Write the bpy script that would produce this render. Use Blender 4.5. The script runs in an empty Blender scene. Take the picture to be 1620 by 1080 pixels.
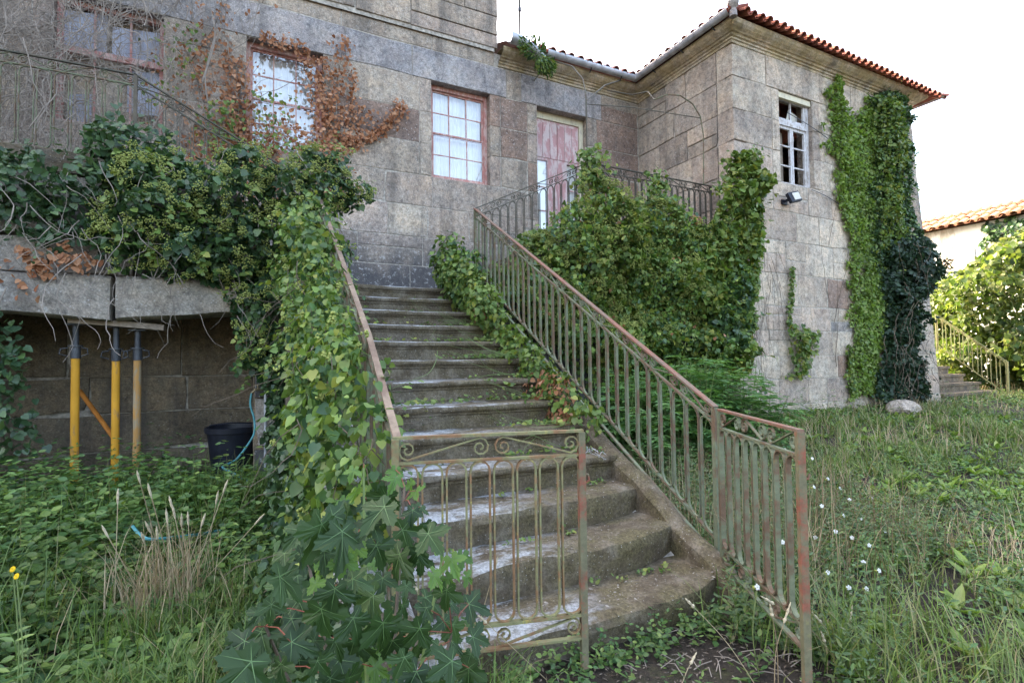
import bpy, bmesh, math, random
import numpy as np
from mathutils import Vector, Matrix

random.seed(11)
rng = np.random.default_rng(11)
sc = bpy.context.scene
COL = sc.collection
R = math.radians

# ------------------------------------------------------------------ camera
FL = 835.0                                   # focal length in pixels of the 1620 px wide photograph
YAW, PITCH, ROLL = 0.46991705, 0.03610116, -0.01073741
CAMZ = 1.42
cf = np.array([math.sin(YAW)*math.cos(PITCH), math.cos(YAW)*math.cos(PITCH), math.sin(PITCH)])
_r = np.array([math.cos(YAW), -math.sin(YAW), 0.0])
_u = np.cross(_r, cf)
cr = _r*math.cos(ROLL)+_u*math.sin(ROLL)
cu = -_r*math.sin(ROLL)+_u*math.cos(ROLL)
cam = bpy.data.cameras.new('camera')
camo = bpy.data.objects.new('camera', cam)
COL.objects.link(camo)
M = Matrix(((cr[0], cu[0], -cf[0], 0), (cr[1], cu[1], -cf[1], 0), (cr[2], cu[2], -cf[2], CAMZ), (0, 0, 0, 1)))
camo.matrix_world = M
cam.sensor_width = 36.0
cam.lens = FL/1620*36
cam.clip_start = 0.05
cam.clip_end = 500
sc.camera = camo

# ------------------------------------------------------------------ sky, sun, exposure
SUN_EL, SUN_ROT = R(38), R(-27)
w = bpy.data.worlds.new('World')
sc.world = w
w.use_nodes = True
bg = w.node_tree.nodes['Background']
sky = w.node_tree.nodes.new('ShaderNodeTexSky')
sky.sky_type = 'NISHITA'
sky.sun_disc = False
sky.sun_elevation = SUN_EL
sky.sun_rotation = SUN_ROT
sky.air_density = 1.0
sky.dust_density = 6.0
sky.ozone_density = 0.4
w.node_tree.links.new(sky.outputs[0], bg.inputs[0])
bg.inputs[1].default_value = 0.15
sun = bpy.data.lights.new('sun', 'SUN')
sun.energy = 2.0
sun.angle = R(0.6)
sun.color = (1.0, 0.93, 0.82)
suno = bpy.data.objects.new('sun', sun)
suno.rotation_euler = (math.pi/2-SUN_EL, 0, math.pi-SUN_ROT)
COL.objects.link(suno)
sc.view_settings.view_transform = 'Standard'
sc.view_settings.look = 'None'
sc.view_settings.gamma = 1
sc.view_settings.exposure = 3.32
sc.view_settings.use_white_balance = True
sc.view_settings.white_balance_temperature = 7250
sc.render.engine = 'CYCLES'
sc.cycles.max_bounces = 6
sc.cycles.transparent_max_bounces = 8

# ------------------------------------------------------------------ helpers
def W(x, y, **k):
    """point of the place seen at pixel (x, y) of the photograph on the plane X=, Y= or Z="""
    d = cf+(x-810)/FL*cr-(y-540)/FL*cu
    a = 'XYZ'.index(list(k)[0])
    v = list(k.values())[0]
    t = (v-(CAMZ if a == 2 else 0))/d[a]
    p = d*t
    return (p[0], p[1], p[2]+CAMZ)

def clamp(x, a=0.0, b=1.0):
    return np.minimum(np.maximum(x, a), b)

def sstep(x):
    x = clamp(x)
    return x*x*(3-2*x)

def _hash(i, j, k):
    n = (i*374761393+j*668265263+k*2147483647) & 0xffffffff
    n = ((n ^ (n >> 13))*1274126177) & 0xffffffff
    n = (n ^ (n >> 16)) & 0xffff
    return n/65535.0

def vnoise(p):
    p = np.asarray(p, float)
    i = np.floor(p).astype(np.int64)
    f = p-i
    f = f*f*(3-2*f)
    out = 0
    for a in (0, 1):
        for b in (0, 1):
            for c in (0, 1):
                wgt = (f[..., 0] if a else 1-f[..., 0])*(f[..., 1] if b else 1-f[..., 1])*(f[..., 2] if c else 1-f[..., 2])
                out = out+wgt*_hash(i[..., 0]+a, i[..., 1]+b, i[..., 2]+c)
    return out

def fbm(p, o=3):
    p = np.asarray(p, float)
    s, a, t = 0, 1.0, 0
    for k in range(o):
        s = s+a*vnoise(p*(2**k)+17.3*k)
        t += a
        a *= .5
    return s/t

def gz(x, y):
    x = np.asarray(x, float); y = np.asarray(y, float)
    right = .45*sstep((y-1.8)/4.2)*sstep((x-2.3)/4.5)
    left = .13*sstep((y-2.6)/3)*sstep((.9-x)/1.0)
    n = .05*(fbm(np.stack([x*.9, y*.9, 0*x+3], -1), 2)-.5)
    near = .03*sstep((2.6-y)/1.5)
    return right+left+n+near

# ---- objects
def link(o, parent=None):
    COL.objects.link(o)
    if parent is not None:
        o.parent = parent
        if parent.type == 'EMPTY':
            o.matrix_parent_inverse = Matrix.Translation(-Vector(parent.location))
        elif parent.get('_at'):
            o.matrix_parent_inverse = Matrix.Translation(-Vector(parent['_at']))
    return o

def tag(o, label=None, cat=None, group=None, kind=None):
    for k, v in (('label', label), ('category', cat), ('group', group), ('kind', kind)):
        if v:
            o[k] = v
    return o

def thing(name, loc, label, cat, group=None):
    o = bpy.data.objects.new(name, None)
    o.empty_display_size = .1
    o.location = loc
    COL.objects.link(o)
    return tag(o, label, cat, group)

def mesh_np(name, V, F, mats, smooth=False, mi=None):
    me = bpy.data.meshes.new(name)
    V = np.asarray(V, np.float32); F = np.asarray(F, np.int32)
    n, k = F.shape
    me.vertices.add(len(V)); me.vertices.foreach_set('co', V.ravel())
    me.loops.add(n*k); me.loops.foreach_set('vertex_index', F.ravel())
    me.polygons.add(n)
    me.polygons.foreach_set('loop_start', np.arange(0, n*k, k, dtype=np.int32))
    me.polygons.foreach_set('loop_total', np.full(n, k, np.int32))
    if mi is not None:
        me.polygons.foreach_set('material_index', np.asarray(mi, np.int32))
    if smooth:
        me.polygons.foreach_set('use_smooth', np.ones(n, bool))
    me.update(calc_edges=True)
    me.validate()
    for m in (mats if isinstance(mats, (list, tuple)) else [mats]):
        me.materials.append(m)
    return me

class MB:
    """collects shapes; build() links them as one mesh object"""
    def __init__(s):
        s.v, s.f, s.mi, s.cur = [], [], [], 0
    def add(s, vs, fs):
        b = len(s.v)
        s.v += [tuple(map(float, v)) for v in vs]
        s.f += [tuple(b+i for i in f) for f in fs]
        s.mi += [s.cur]*len(fs)
        return s
    def box(s, a, b):
        x0, y0, z0 = a; x1, y1, z1 = b
        return s.add([(x0, y0, z0), (x1, y0, z0), (x1, y1, z0), (x0, y1, z0), (x0, y0, z1), (x1, y0, z1), (x1, y1, z1), (x0, y1, z1)],
                     [(0, 3, 2, 1), (4, 5, 6, 7), (0, 1, 5, 4), (1, 2, 6, 5), (2, 3, 7, 6), (3, 0, 4, 7)])
    def tube(s, pts, r, n=6, caps=True, flat=1.0):
        pts = [Vector(p) for p in pts]
        rs = r if isinstance(r, (list, tuple)) else [r]*len(pts)
        vs, fs = [], []
        prev = None
        for i, p in enumerate(pts):
            d = (pts[min(i+1, len(pts)-1)]-pts[max(i-1, 0)])
            if d.length < 1e-9:
                d = Vector((0, 0, 1))
            d.normalize()
            if prev is None:
                a = d.orthogonal().normalized()
            else:
                a = prev-d*prev.dot(d)
                a = a.normalized() if a.length > 1e-6 else d.orthogonal().normalized()
            prev = a
            b = d.cross(a)
            for k in range(n):
                t = 2*math.pi*k/n
                vs.append(p+(a*math.cos(t)+b*math.sin(t)*flat)*rs[i])
        for i in range(len(pts)-1):
            for k in range(n):
                k2 = (k+1) % n
                fs.append((i*n+k, i*n+k2, (i+1)*n+k2, (i+1)*n+k))
        if caps:
            fs.append(tuple(range(n-1, -1, -1)))
            m = (len(pts)-1)*n
            fs.append(tuple(m+k for k in range(n)))
        return s.add(vs, fs)
    def strip(s, pts, side, t, wd, closed=False):
        """flat bar: pts polyline, side = constant unit vector across the bar (width wd), t thickness"""
        pts = [Vector(p) for p in pts]; side = Vector(side).normalized()
        n = len(pts); vs, fs = [], []
        for i, p in enumerate(pts):
            if closed:
                d = pts[(i+1) % n]-pts[i-1]
            else:
                d = pts[min(i+1, n-1)]-pts[max(i-1, 0)]
            d.normalize()
            nn = d.cross(side).normalized()
            for (a, b) in ((-1, -1), (1, -1), (1, 1), (-1, 1)):
                vs.append(p+nn*t/2*a+side*wd/2*b)
        for i in range(n if closed else n-1):
            j = (i+1) % n
            for k in range(4):
                k2 = (k+1) % 4
                fs.append((i*4+k, i*4+k2, j*4+k2, j*4+k))
        if not closed:
            fs.append((3, 2, 1, 0)); m = (n-1)*4
            fs.append((m, m+1, m+2, m+3))
        return s.add(vs, fs)
    def lathe(s, prof, c, n=20, axis='z'):
        vs, fs = [], []
        for (r, z) in prof:
            for k in range(n):
                t = 2*math.pi*k/n
                vs.append((c[0]+r*math.cos(t), c[1]+r*math.sin(t), c[2]+z))
        for i in range(len(prof)-1):
            for k in range(n):
                k2 = (k+1) % n
                fs.append((i*n+k, i*n+k2, (i+1)*n+k2, (i+1)*n+k))
        return s.add(vs, fs)
    def mesh(s, name, mats, smooth=False):
        me = bpy.data.meshes.new(name)
        me.from_pydata(s.v, [], s.f)
        for m in (mats if isinstance(mats, (list, tuple)) else [mats]):
            me.materials.append(m)
        if any(s.mi):
            me.polygons.foreach_set('material_index', s.mi)
        if smooth:
            me.polygons.foreach_set('use_smooth', [True]*len(s.f))
            try:
                me.set_sharp_from_angle(angle=R(40))
            except Exception:
                pass
        me.update()
        return me
    def build(s, name, mats, parent=None, smooth=False, loc=None):
        o = bpy.data.objects.new(name, s.mesh(name, mats, smooth))
        if loc is not None:
            o.location = loc
        return link(o, parent)

def inst(name, me, parent, loc, rot=None, scale=None):
    o = bpy.data.objects.new(name, me)
    o.location = loc
    if rot is not None:
        o.rotation_euler = rot
    if scale is not None:
        o.scale = (scale,)*3 if isinstance(scale, (int, float)) else scale
    return link(o, parent)

# ------------------------------------------------------------------ materials
class NT:
    def __init__(s, name):
        s.m = bpy.data.materials.new(name); s.m.use_nodes = True
        s.t = s.m.node_tree; s.n = s.t.nodes; s.b = s.n['Principled BSDF']
        s.out = s.n['Material Output']
        s.b.inputs['Specular IOR Level'].default_value = .3
        s._pos = s._rnd = None
    def L(s, a, b):
        s.t.links.new(a, b)
    def node(s, t, **k):
        x = s.n.new(t)
        for a, v in k.items():
            setattr(x, a, v)
        return x
    def setin(s, sock, v):
        if hasattr(v, 'links') or hasattr(v, 'is_output'):
            s.L(v, sock)
        elif isinstance(v, tuple) and len(v) == 3 and sock.type == 'RGBA':
            sock.default_value = (*v, 1)
        else:
            sock.default_value = v
    @property
    def pos(s):
        if s._pos is None:
            s._pos = s.node('ShaderNodeNewGeometry').outputs['Position']
        return s._pos
    @property
    def rnd(s):
        if s._rnd is None:
            s._rnd = s.node('ShaderNodeObjectInfo').outputs['Random']
        return s._rnd
    @property
    def isl(s):
        return s.node('ShaderNodeNewGeometry').outputs['Random Per Island']
    def obj(s):
        return s.node('ShaderNodeTexCoord').outputs['Object']
    def scale(s, v, k):
        x = s.node('ShaderNodeMapping'); s.L(v, x.inputs[0])
        x.inputs['Scale'].default_value = k
        return x.outputs[0]
    def offset(s, v, r, k=37.0):
        c = s.node('ShaderNodeVectorMath', operation='ADD'); s.L(v, c.inputs[0])
        m = s.node('ShaderNodeMath', operation='MULTIPLY'); s.L(r, m.inputs[0]); m.inputs[1].default_value = k
        s.L(m.outputs[0], c.inputs[1])
        return c.outputs[0]
    def noise(s, sc_, detail=3, vec=None, rough=.55):
        x = s.node('ShaderNodeTexNoise'); s.L(vec or s.pos, x.inputs['Vector'])
        x.inputs['Scale'].default_value = sc_; x.inputs['Detail'].default_value = detail; x.inputs['Roughness'].default_value = rough
        return x.outputs['Fac']
    def voro(s, sc_, vec=None, out='Distance'):
        x = s.node('ShaderNodeTexVoronoi'); s.L(vec or s.pos, x.inputs['Vector']); x.inputs['Scale'].default_value = sc_
        return x.outputs[out]
    def ramp(s, f, stops, interp='LINEAR'):
        x = s.node('ShaderNodeValToRGB'); s.L(f, x.inputs[0])
        e = x.color_ramp.elements; x.color_ramp.interpolation = interp
        while len(e) < len(stops):
            e.new(.5)
        for k, (p, c) in enumerate(stops):
            e[k].position = p
            c = (c, c, c) if isinstance(c, (int, float)) else c
            e[k].color = (*c, 1)
        return x.outputs[0]
    def mix(s, f, a, b, mode='MIX'):
        x = s.node('ShaderNodeMix', data_type='RGBA', blend_type=mode)
        s.setin(x.inputs[0], f); s.setin(x.inputs[6], a); s.setin(x.inputs[7], b)
        return x.outputs[2]
    def math(s, op, a, b=None):
        x = s.node('ShaderNodeMath', operation=op); s.setin(x.inputs[0], a)
        if b is not None:
            s.setin(x.inputs[1], b)
        return x.outputs[0]
    def zed(s):
        x = s.node('ShaderNodeSeparateXYZ'); s.L(s.pos, x.inputs[0]); return x.outputs
    def rng(s, v, a, b):
        x = s.node('ShaderNodeMapRange'); s.L(v, x.inputs[0]); x.inputs[1].default_value = a; x.inputs[2].default_value = b
        return x.outputs[0]
    def bump(s, h, strength=.3, dist=.01):
        x = s.node('ShaderNodeBump'); s.L(h, x.inputs['Height']); x.inputs['Strength'].default_value = strength
        x.inputs['Distance'].default_value = dist
        s.L(x.outputs[0], s.b.inputs['Normal'])
    def done(s, col, rough=.8, metal=0):
        s.setin(s.b.inputs['Base Color'], col); s.setin(s.b.inputs['Roughness'], rough)
        s.b.inputs['Metallic'].default_value = metal
        return s.m

def granite(name, tints, stain=.5, mould=False, lichen=.35, streak=.5, yellow=0.0, fleck_=.8):
    t = NT(name)
    n = len(tints)
    base = t.ramp(t.rnd, [(i/(n-1), c) for i, c in enumerate(tints)])
    v = t.offset(t.pos, t.rnd, 9)
    big = t.noise(1.9, 5, v, .7)
    base = t.mix(.75, base, t.ramp(big, [(.25, (.5, .5, .52)), (.5, (1, 1, 1)), (.75, (1.3, 1.24, 1.12))]), 'MULTIPLY')
    pk = t.noise(4.5, 4, v, .65)
    base = t.mix(.6, base, t.ramp(pk, [(.35, (.98, 1.0, 1.02)), (.62, (1.10, .98, .90))]), 'MULTIPLY')
    grain = t.noise(55, 4, None, .75)
    base = t.mix(.95, base, t.ramp(grain, [(.3, .55), (.5, 1.0), (.68, 1.45)]), 'MULTIPLY')
    mid = t.noise(15, 5, None, .7)
    base = t.mix(.9, base, t.ramp(mid, [(.3, (.45, .45, .46)), (.5, (1, 1, 1)), (.7, (1.35, 1.32, 1.3))]), 'MULTIPLY')
    fleck = t.voro(21)
    base = t.mix(t.math('MULTIPLY', t.ramp(fleck, [(.10, 1.0), (.22, 0.0)]), fleck_), base, (.52, .49, .47))
    st = t.noise(.85, 6, t.scale(t.pos, (1.3, 1.3, .8)), .68)
    base = t.mix(.85, base, t.ramp(st, [(.30, (.52, .52, .54)), (.46, (.9, .89, .88)), (.60, (1.08, 1.06, 1.03)), (.75, (1.25, 1.2, 1.12))]), 'MULTIPLY')
    if lichen:
        ln = t.noise(7, 6, None, .75)
        base = t.mix(t.math('MULTIPLY', t.ramp(ln, [(.60, 0.0), (.68, 1.0)]), lichen), base, (.52, .52, .50))
    if streak:
        sn = t.noise(1.0, 4, t.scale(t.pos, (4.5, 4.5, .5)), .6)
        base = t.mix(t.math('MULTIPLY', t.ramp(sn, [(.50, 0.0), (.66, 1.0)]), streak), base, (.075, .07, .065))
    if yellow:
        yn = t.noise(3.0, 5, None, .65)
        base = t.mix(t.math('MULTIPLY', t.ramp(yn, [(.38, 0.0), (.6, 1.0)]), yellow), base, (.36, .27, .10))
    if mould:
        z = t.zed()
        msk = t.math('SUBTRACT', t.rng(z[2], 4.6, 2.5), t.math('MULTIPLY', t.noise(1.7, 5, t.scale(t.pos, (1, 1, .35)), .65), .9))
        base = t.mix(t.ramp(msk, [(-.0, 0.0), (.42, .9)]), base, (.07, .072, .078))
        wl = t.math('MULTIPLY', t.ramp(t.noise(15, 7, None, .8), [(.56, 0.0), (.62, .85)]), t.rng(z[2], 4.2, 3.0))
        base = t.mix(wl, base, (.47, .47, .46))
    t.bump(t.math('ADD', t.math('MULTIPLY', grain, .6), mid), .8, .016)
    return t.done(base, .9)

M_gran = granite('granite_wall', [(.30, .258, .215), (.385, .335, .28), (.25, .215, .185), (.42, .37, .31), (.36, .295, .25), (.33, .29, .25), (.40, .335, .29)], mould=True)
M_granL = granite('granite_tower', [(.43, .375, .31), (.50, .44, .365), (.36, .31, .265), (.46, .405, .34), (.52, .46, .385), (.34, .29, .25), (.46, .385, .325)], lichen=.3, streak=.25)
M_granB = granite('granite_blue_grey', [(.29, .28, .285), (.33, .32, .325), (.26, .25, .25)], lichen=.2, streak=.45)
M_granBr = granite('granite_brown', [(.24, .17, .135), (.27, .2, .165), (.22, .165, .14)], lichen=.12, streak=.3)
M_granTop = granite('granite_upper', [(.32, .275, .225), (.38, .33, .275), (.35, .30, .25), (.41, .36, .30)], lichen=.25, streak=.5)
M_corn = granite('granite_cornice', [(.47, .41, .33), (.50, .44, .36)], lichen=.25, streak=.6, yellow=.5)
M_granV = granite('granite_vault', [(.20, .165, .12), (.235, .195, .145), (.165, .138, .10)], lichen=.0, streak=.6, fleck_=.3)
M_granS = granite('granite_lintel', [(.32, .30, .27), (.38, .355, .32)], lichen=.5, streak=.35)

def simple(name, col, rough=.7, metal=0, var=.25, nscale=12, bump=.2, spec=.3):
    t = NT(name)
    n = t.noise(nscale, 4)
    c = t.mix(1.0, col, t.ramp(n, [(.3, 1-var), (.7, 1+var)]), 'MULTIPLY')
    if bump:
        t.bump(n, bump, .005)
    t.b.inputs['Specular IOR Level'].default_value = spec
    return t.done(c, rough, metal)

M_mortar = simple('mortar', (.36, .325, .28), .95, var=.5, nscale=20, bump=.6)
M_dark = simple('interior_plaster', (.20, .18, .16), .9)
M_curtain = simple('net_curtain', (.88, .87, .85), .9, var=.08, nscale=5)
M_white = simple('white_cloth', (.6, .58, .52), .9, var=.15, nscale=6)

def steps_mat():
    t = NT('worn_step_stone')
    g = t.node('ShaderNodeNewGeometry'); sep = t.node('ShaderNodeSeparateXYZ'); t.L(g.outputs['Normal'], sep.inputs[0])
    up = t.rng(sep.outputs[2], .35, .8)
    grain = t.noise(60, 4, None, .7)
    base = t.ramp(t.noise(6, 6, None, .7), [(.3, (.05, .037, .022)), (.5, (.12, .093, .062)), (.68, (.22, .185, .14))])
    base = t.mix(.8, base, t.ramp(grain, [(.3, .6), (.7, 1.35)]), 'MULTIPLY')
    # pale lichen crust where feet keep the treads open
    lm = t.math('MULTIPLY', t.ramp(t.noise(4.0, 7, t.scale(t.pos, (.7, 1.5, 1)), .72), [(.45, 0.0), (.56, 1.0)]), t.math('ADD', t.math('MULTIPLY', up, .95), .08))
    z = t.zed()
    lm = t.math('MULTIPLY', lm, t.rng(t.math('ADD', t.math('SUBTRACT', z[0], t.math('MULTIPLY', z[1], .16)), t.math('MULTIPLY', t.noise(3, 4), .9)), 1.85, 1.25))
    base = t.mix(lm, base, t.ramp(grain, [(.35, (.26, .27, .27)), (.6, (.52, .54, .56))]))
    ms = t.math('MULTIPLY', t.ramp(t.noise(5, 5, None, .7), [(.42, 0.0), (.6, 1.0)]), t.rng(t.math('SUBTRACT', z[0], t.math('MULTIPLY', z[1], .12)), .3, 1.5))
    base = t.mix(t.math('MULTIPLY', ms, .85), base, t.ramp(grain, [(.35, (.05, .042, .02)), (.65, (.17, .14, .07))]))
    sp = t.voro(38)
    base = t.mix(t.ramp(sp, [(.07, .9), (.14, 0.0)]), base, (.38, .36, .33))
    t.bump(t.math('ADD', t.noise(9, 5, None, .7), t.math('MULTIPLY', grain, .5)), .8, .02)
    return t.done(base, .92)
M_step = steps_mat()

def iron(name, green, rust, amt=.5, lich=.2):
    t = NT(name)
    v = t.offset(t.pos, t.rnd, 5)
    n = t.noise(5.5, 6, v, .7); n2 = t.noise(30, 4, v, .7)
    c = t.mix(t.ramp(t.math('ADD', t.math('MULTIPLY', n, .75), t.math('MULTIPLY', n2, .25)), [(.5-.12*(amt-.5)*4-.05, 0.0), (.5-.12*(amt-.5)*4+.04, 1.0)]), green, rust)
    c = t.mix(.6, c, t.ramp(n2, [(.3, .6), (.7, 1.35)]), 'MULTIPLY')
    c = t.mix(t.math('MULTIPLY', t.ramp(t.noise(16, 5, v, .75), [(.60, 0.0), (.66, 1.0)]), lich), c, (.42, .36, .09))
    t.bump(n2, .5, .004)
    return t.done(c, .8)
M_iron = iron('green_rusty_iron', (.145, .165, .105), (.135, .085, .055), .46, .12)
M_gate = iron('gate_iron', (.205, .20, .10), (.21, .115, .06), .47, .6)
M_rust = iron('rusty_handrail', (.165, .115, .085), (.205, .095, .065), .5, .05)
M_grey = iron('grey_iron', (.085, .085, .07), (.10, .085, .065), .5, .05)
M_ldrail = iron('dull_handrail', (.24, .18, .13), (.17, .115, .085), .5, .05)
M_redpost = iron('red_oxide_iron', (.15, .14, .085), (.22, .08, .052), .44, .15)
M_sunrail = iron('pale_green_iron', (.2, .21, .10), (.2, .16, .08), .4, .1)

def tile_mat(name, cols):
    t = NT(name)
    c = t.ramp(t.rnd, [(i/(len(cols)-1), k) for i, k in enumerate(cols)])
    n = t.noise(18, 5, None, .7)
    c = t.mix(.7, c, t.ramp(n, [(.3, .55), (.55, 1.0), (.75, 1.3)]), 'MULTIPLY')
    c = t.mix(t.ramp(t.noise(5, 5), [(.56, 0.0), (.7, .7)]), c, (.10, .075, .06))
    t.bump(n, .4, .005)
    return t.done(c, .85)
M_tile = tile_mat('old_red_tile', [(.30, .085, .055), (.36, .12, .075), (.27, .085, .065), (.33, .11, .085)])
M_tile2 = tile_mat('orange_tile', [(.46, .235, .135), (.54, .30, .18), (.42, .21, .13)])
M_zinc = simple('zinc_gutter', (.42, .43, .46), .45, .35, var=.35, nscale=7, bump=.15)

def peel(name, paint, under, amt=.5, sc_=22):
    t = NT(name)
    n = t.noise(sc_, 6, t.scale(t.offset(t.pos, t.rnd, 5), (1, 1, .35)), .75)
    c = t.mix(t.ramp(n, [(.5+(.5-amt)*.3-.03, 0.0), (.5+(.5-amt)*.3+.05, 1.0)]), paint, under)
    c = t.mix(.5, c, t.ramp(t.noise(4, 4), [(.3, .75), (.7, 1.2)]), 'MULTIPLY')
    t.bump(n, .3, .004)
    return t.done(c, .75)
M_red = peel('faded_red_paint', (.44, .20, .175), (.52, .36, .32), .5)
M_reddoor = peel('faded_door_paint', (.46, .255, .255), (.56, .45, .44), .5, 9)
M_cream = peel('cream_paint', (.62, .57, .42), (.5, .45, .36), .35)
M_wpeel = peel('peeling_white_paint', (.55, .54, .55), (.35, .31, .28), .38)
M_grypan = peel('grey_board', (.36, .38, .46), (.27, .27, .31), .5, 6)

def glass_mat():
    t = NT('window_glass')
    t.n.remove(t.b)
    g = t.node('ShaderNodeBsdfGlossy'); g.inputs['Roughness'].default_value = .03; g.inputs[0].default_value = (1, 1, 1, 1)
    tr = t.node('ShaderNodeBsdfTransparent'); tr.inputs[0].default_value = (.88, .92, .95, 1)
    lw = t.node('ShaderNodeFresnel'); lw.inputs[0].default_value = 1.5
    f = t.math('ADD', t.math('MULTIPLY', lw.outputs[0], 1.0), .12)
    mx = t.node('ShaderNodeMixShader'); t.L(f, mx.inputs[0]); t.L(tr.outputs[0], mx.inputs[1]); t.L(g.outputs[0], mx.inputs[2])
    t.L(mx.outputs[0], t.out.inputs[0])
    return t.m
M_glass = glass_mat()

def leaf(name, cols, trans=.3, rough=.45, tcol=None, spec=.35, blotch=.3):
    t = NT(name)
    f = t.math('FRACT', t.math('ADD', t.isl, t.rnd))
    c = t.ramp(f, [(i/(len(cols)-1), k) for i, k in enumerate(cols)])
    c = t.mix(blotch, c, t.ramp(t.noise(1.3, 3), [(.35, .6), (.65, 1.45)]), 'MULTIPLY')
    t.b.inputs['Specular IOR Level'].default_value = spec
    t.done(c, rough)
    if trans:
        tr = t.node('ShaderNodeBsdfTranslucent')
        t.L(t.mix(1.0, c, tcol or (1.5, 1.6, .7), 'MULTIPLY'), tr.inputs[0])
        mx = t.node('ShaderNodeMixShader'); mx.inputs[0].default_value = trans
        t.L(t.b.outputs[0], mx.inputs[1]); t.L(tr.outputs[0], mx.inputs[2]); t.L(mx.outputs[0], t.out.inputs[0])
    return t.m
L_dark = leaf('ivy_leaf_dark', [(.025, .058, .026), (.04, .088, .036), (.065, .125, .045), (.03, .068, .032), (.085, .15, .045)], .16, .4, spec=.45)
L_mid = leaf('ivy_leaf_mid', [(.055, .11, .024), (.10, .17, .038), (.16, .225, .05), (.045, .09, .024), (.27, .28, .055)], .2)
L_bright = leaf('ivy_leaf_bright', [(.03, .07, .025), (.085, .155, .04), (.16, .25, .05), (.035, .085, .04), (.055, .12, .03), (.24, .29, .06)], .2)
L_umbel = leaf('ivy_flower', [(.27, .31, .09), (.34, .37, .12), (.21, .27, .075)], .15, .7, spec=.1)
L_brown = leaf('dead_leaf', [(.30, .13, .065), (.40, .20, .11), (.46, .26, .16), (.24, .095, .05), (.36, .17, .085)], .2, .7, (1.3, 1.1, .8), .15)
L_creep = leaf('creeper_leaf', [(.09, .17, .03), (.15, .24, .045), (.22, .31, .07), (.065, .12, .03), (.28, .34, .11)], .3)
L_bush = leaf('sunlit_leaf', [(.035, .07, .016), (.075, .12, .026), (.15, .185, .05), (.02, .045, .012), (.25, .26, .12)], .35, .5, spec=.3)
L_blk = leaf('dark_bush_leaf', [(.012, .03, .018), (.02, .045, .024), (.028, .06, .03)], .15, .45)
L_maple = leaf('maple_leaf', [(.012, .032, .009), (.024, .056, .013), (.018, .044, .012), (.034, .072, .016)], .12, .5, spec=.3, blotch=.15)
L_mapley = leaf('young_maple_leaf', [(.065, .145, .03), (.10, .185, .04), (.06, .13, .03)], .3, .6, blotch=.15)
L_vein = leaf('maple_vein', [(.075, .14, .05), (.09, .16, .06)], .1, .5)
L_nettle = leaf('undergrowth_leaf', [(.04, .09, .03), (.065, .14, .04), (.13, .215, .055), (.035, .085, .032), (.18, .25, .065)], .25, blotch=.6)
L_elder = leaf('elder_leaf', [(.06, .15, .05), (.095, .20, .065), (.14, .25, .075)], .3)
L_grass = leaf('grass_blade', [(.065, .12, .028), (.105, .175, .04), (.15, .21, .055), (.08, .14, .04), (.23, .22, .10), (.07, .13, .03), (.28, .25, .14)], .25, .5)
L_straw = leaf('dry_straw', [(.36, .29, .18), (.46, .38, .25), (.28, .21, .13), (.40, .34, .23)], .2, .7, (1.2, 1.1, .8), .1)
L_red = leaf('red_stalk', [(.17, .045, .032), (.2, .065, .04)], 0, .6)
L_stem = leaf('green_stem', [(.11, .17, .05), (.15, .19, .07)], 0, .6)
L_white = leaf('white_petal', [(.75, .75, .72), (.8, .8, .78)], .2, .7, (1, 1, 1), .1)
L_yellow = leaf('yellow_petal', [(.75, .5, .02), (.7, .45, .03)], .2, .7, (1, 1, .5), .1)
M_twig = simple('bare_twig', (.23, .195, .165), .9, var=.35, nscale=9)
M_bark = simple('vine_bark', (.13, .10, .075), .9, var=.4, nscale=14)
M_seed = simple('seed_head', (.42, .36, .25), .9, var=.25, nscale=60)

def soil():
    t = NT('soil_and_litter')
    n = t.noise(3, 6, None, .7); n2 = t.noise(40, 5, None, .75)
    c = t.ramp(n, [(.3, (.02, .016, .012)), (.55, (.045, .035, .026)), (.7, (.06, .06, .028))])
    c = t.mix(.8, c, t.ramp(n2, [(.3, .5), (.6, 1.2), (.75, 2.4)]), 'MULTIPLY')
    t.bump(n2, 1.0, .03)
    return t.done(c, .95)
M_soil = soil()
M_yel = peel('yellow_prop_paint', (.60, .29, .03), (.34, .19, .08), .22, 7)
M_oldyel = peel('worn_prop_paint', (.42, .22, .07), (.30, .24, .16), .5, 8)
M_steel = simple('dark_steel', (.07, .075, .085), .5, .5, var=.3)
M_plank = simple('grey_plank', (.28, .225, .18), .85, var=.35, nscale=18, bump=.4)
M_black = simple('black_plastic', (.012, .014, .022), .45, var=.3)
M_hose = simple('teal_hose', (.06, .25, .27), .45, var=.2)
M_lamp = simple('lamp_glass', (.55, .53, .46), .3, var=.1)
M_plaster = peel('white_plaster', (.62, .64, .64), (.40, .38, .33), .36, 2.2)
M_brass = simple('old_brass', (.25, .2, .12), .5, .6)

# ------------------------------------------------------------------ ground
def build_ground():
    xs = np.concatenate([[-70, -40, -22, -14], np.arange(-9, 22.01, .2), [27, 35, 50, 80]])
    ys = np.concatenate([[-40, -20, -10, -5], np.arange(-2, 13.01, .2), [18, 30, 55, 90]])
    X, Y = np.meshgrid(xs, ys, indexing='ij')
    Z = gz(X, Y)+.03*(fbm(np.stack([X*4, Y*4, 0*X], -1), 3)-.5)
    V = np.stack([X, Y, Z], -1).reshape(-1, 3)
    i, j = np.meshgrid(np.arange(len(xs)-1), np.arange(len(ys)-1), indexing='ij')
    a = (i*len(ys)+j).ravel()
    F = np.stack([a, a+len(ys), a+len(ys)+1, a+1], -1)
    o = bpy.data.objects.new('ground', mesh_np('ground', V, F, M_soil, True))
    tag(link(o), kind='structure')
build_ground()

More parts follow.
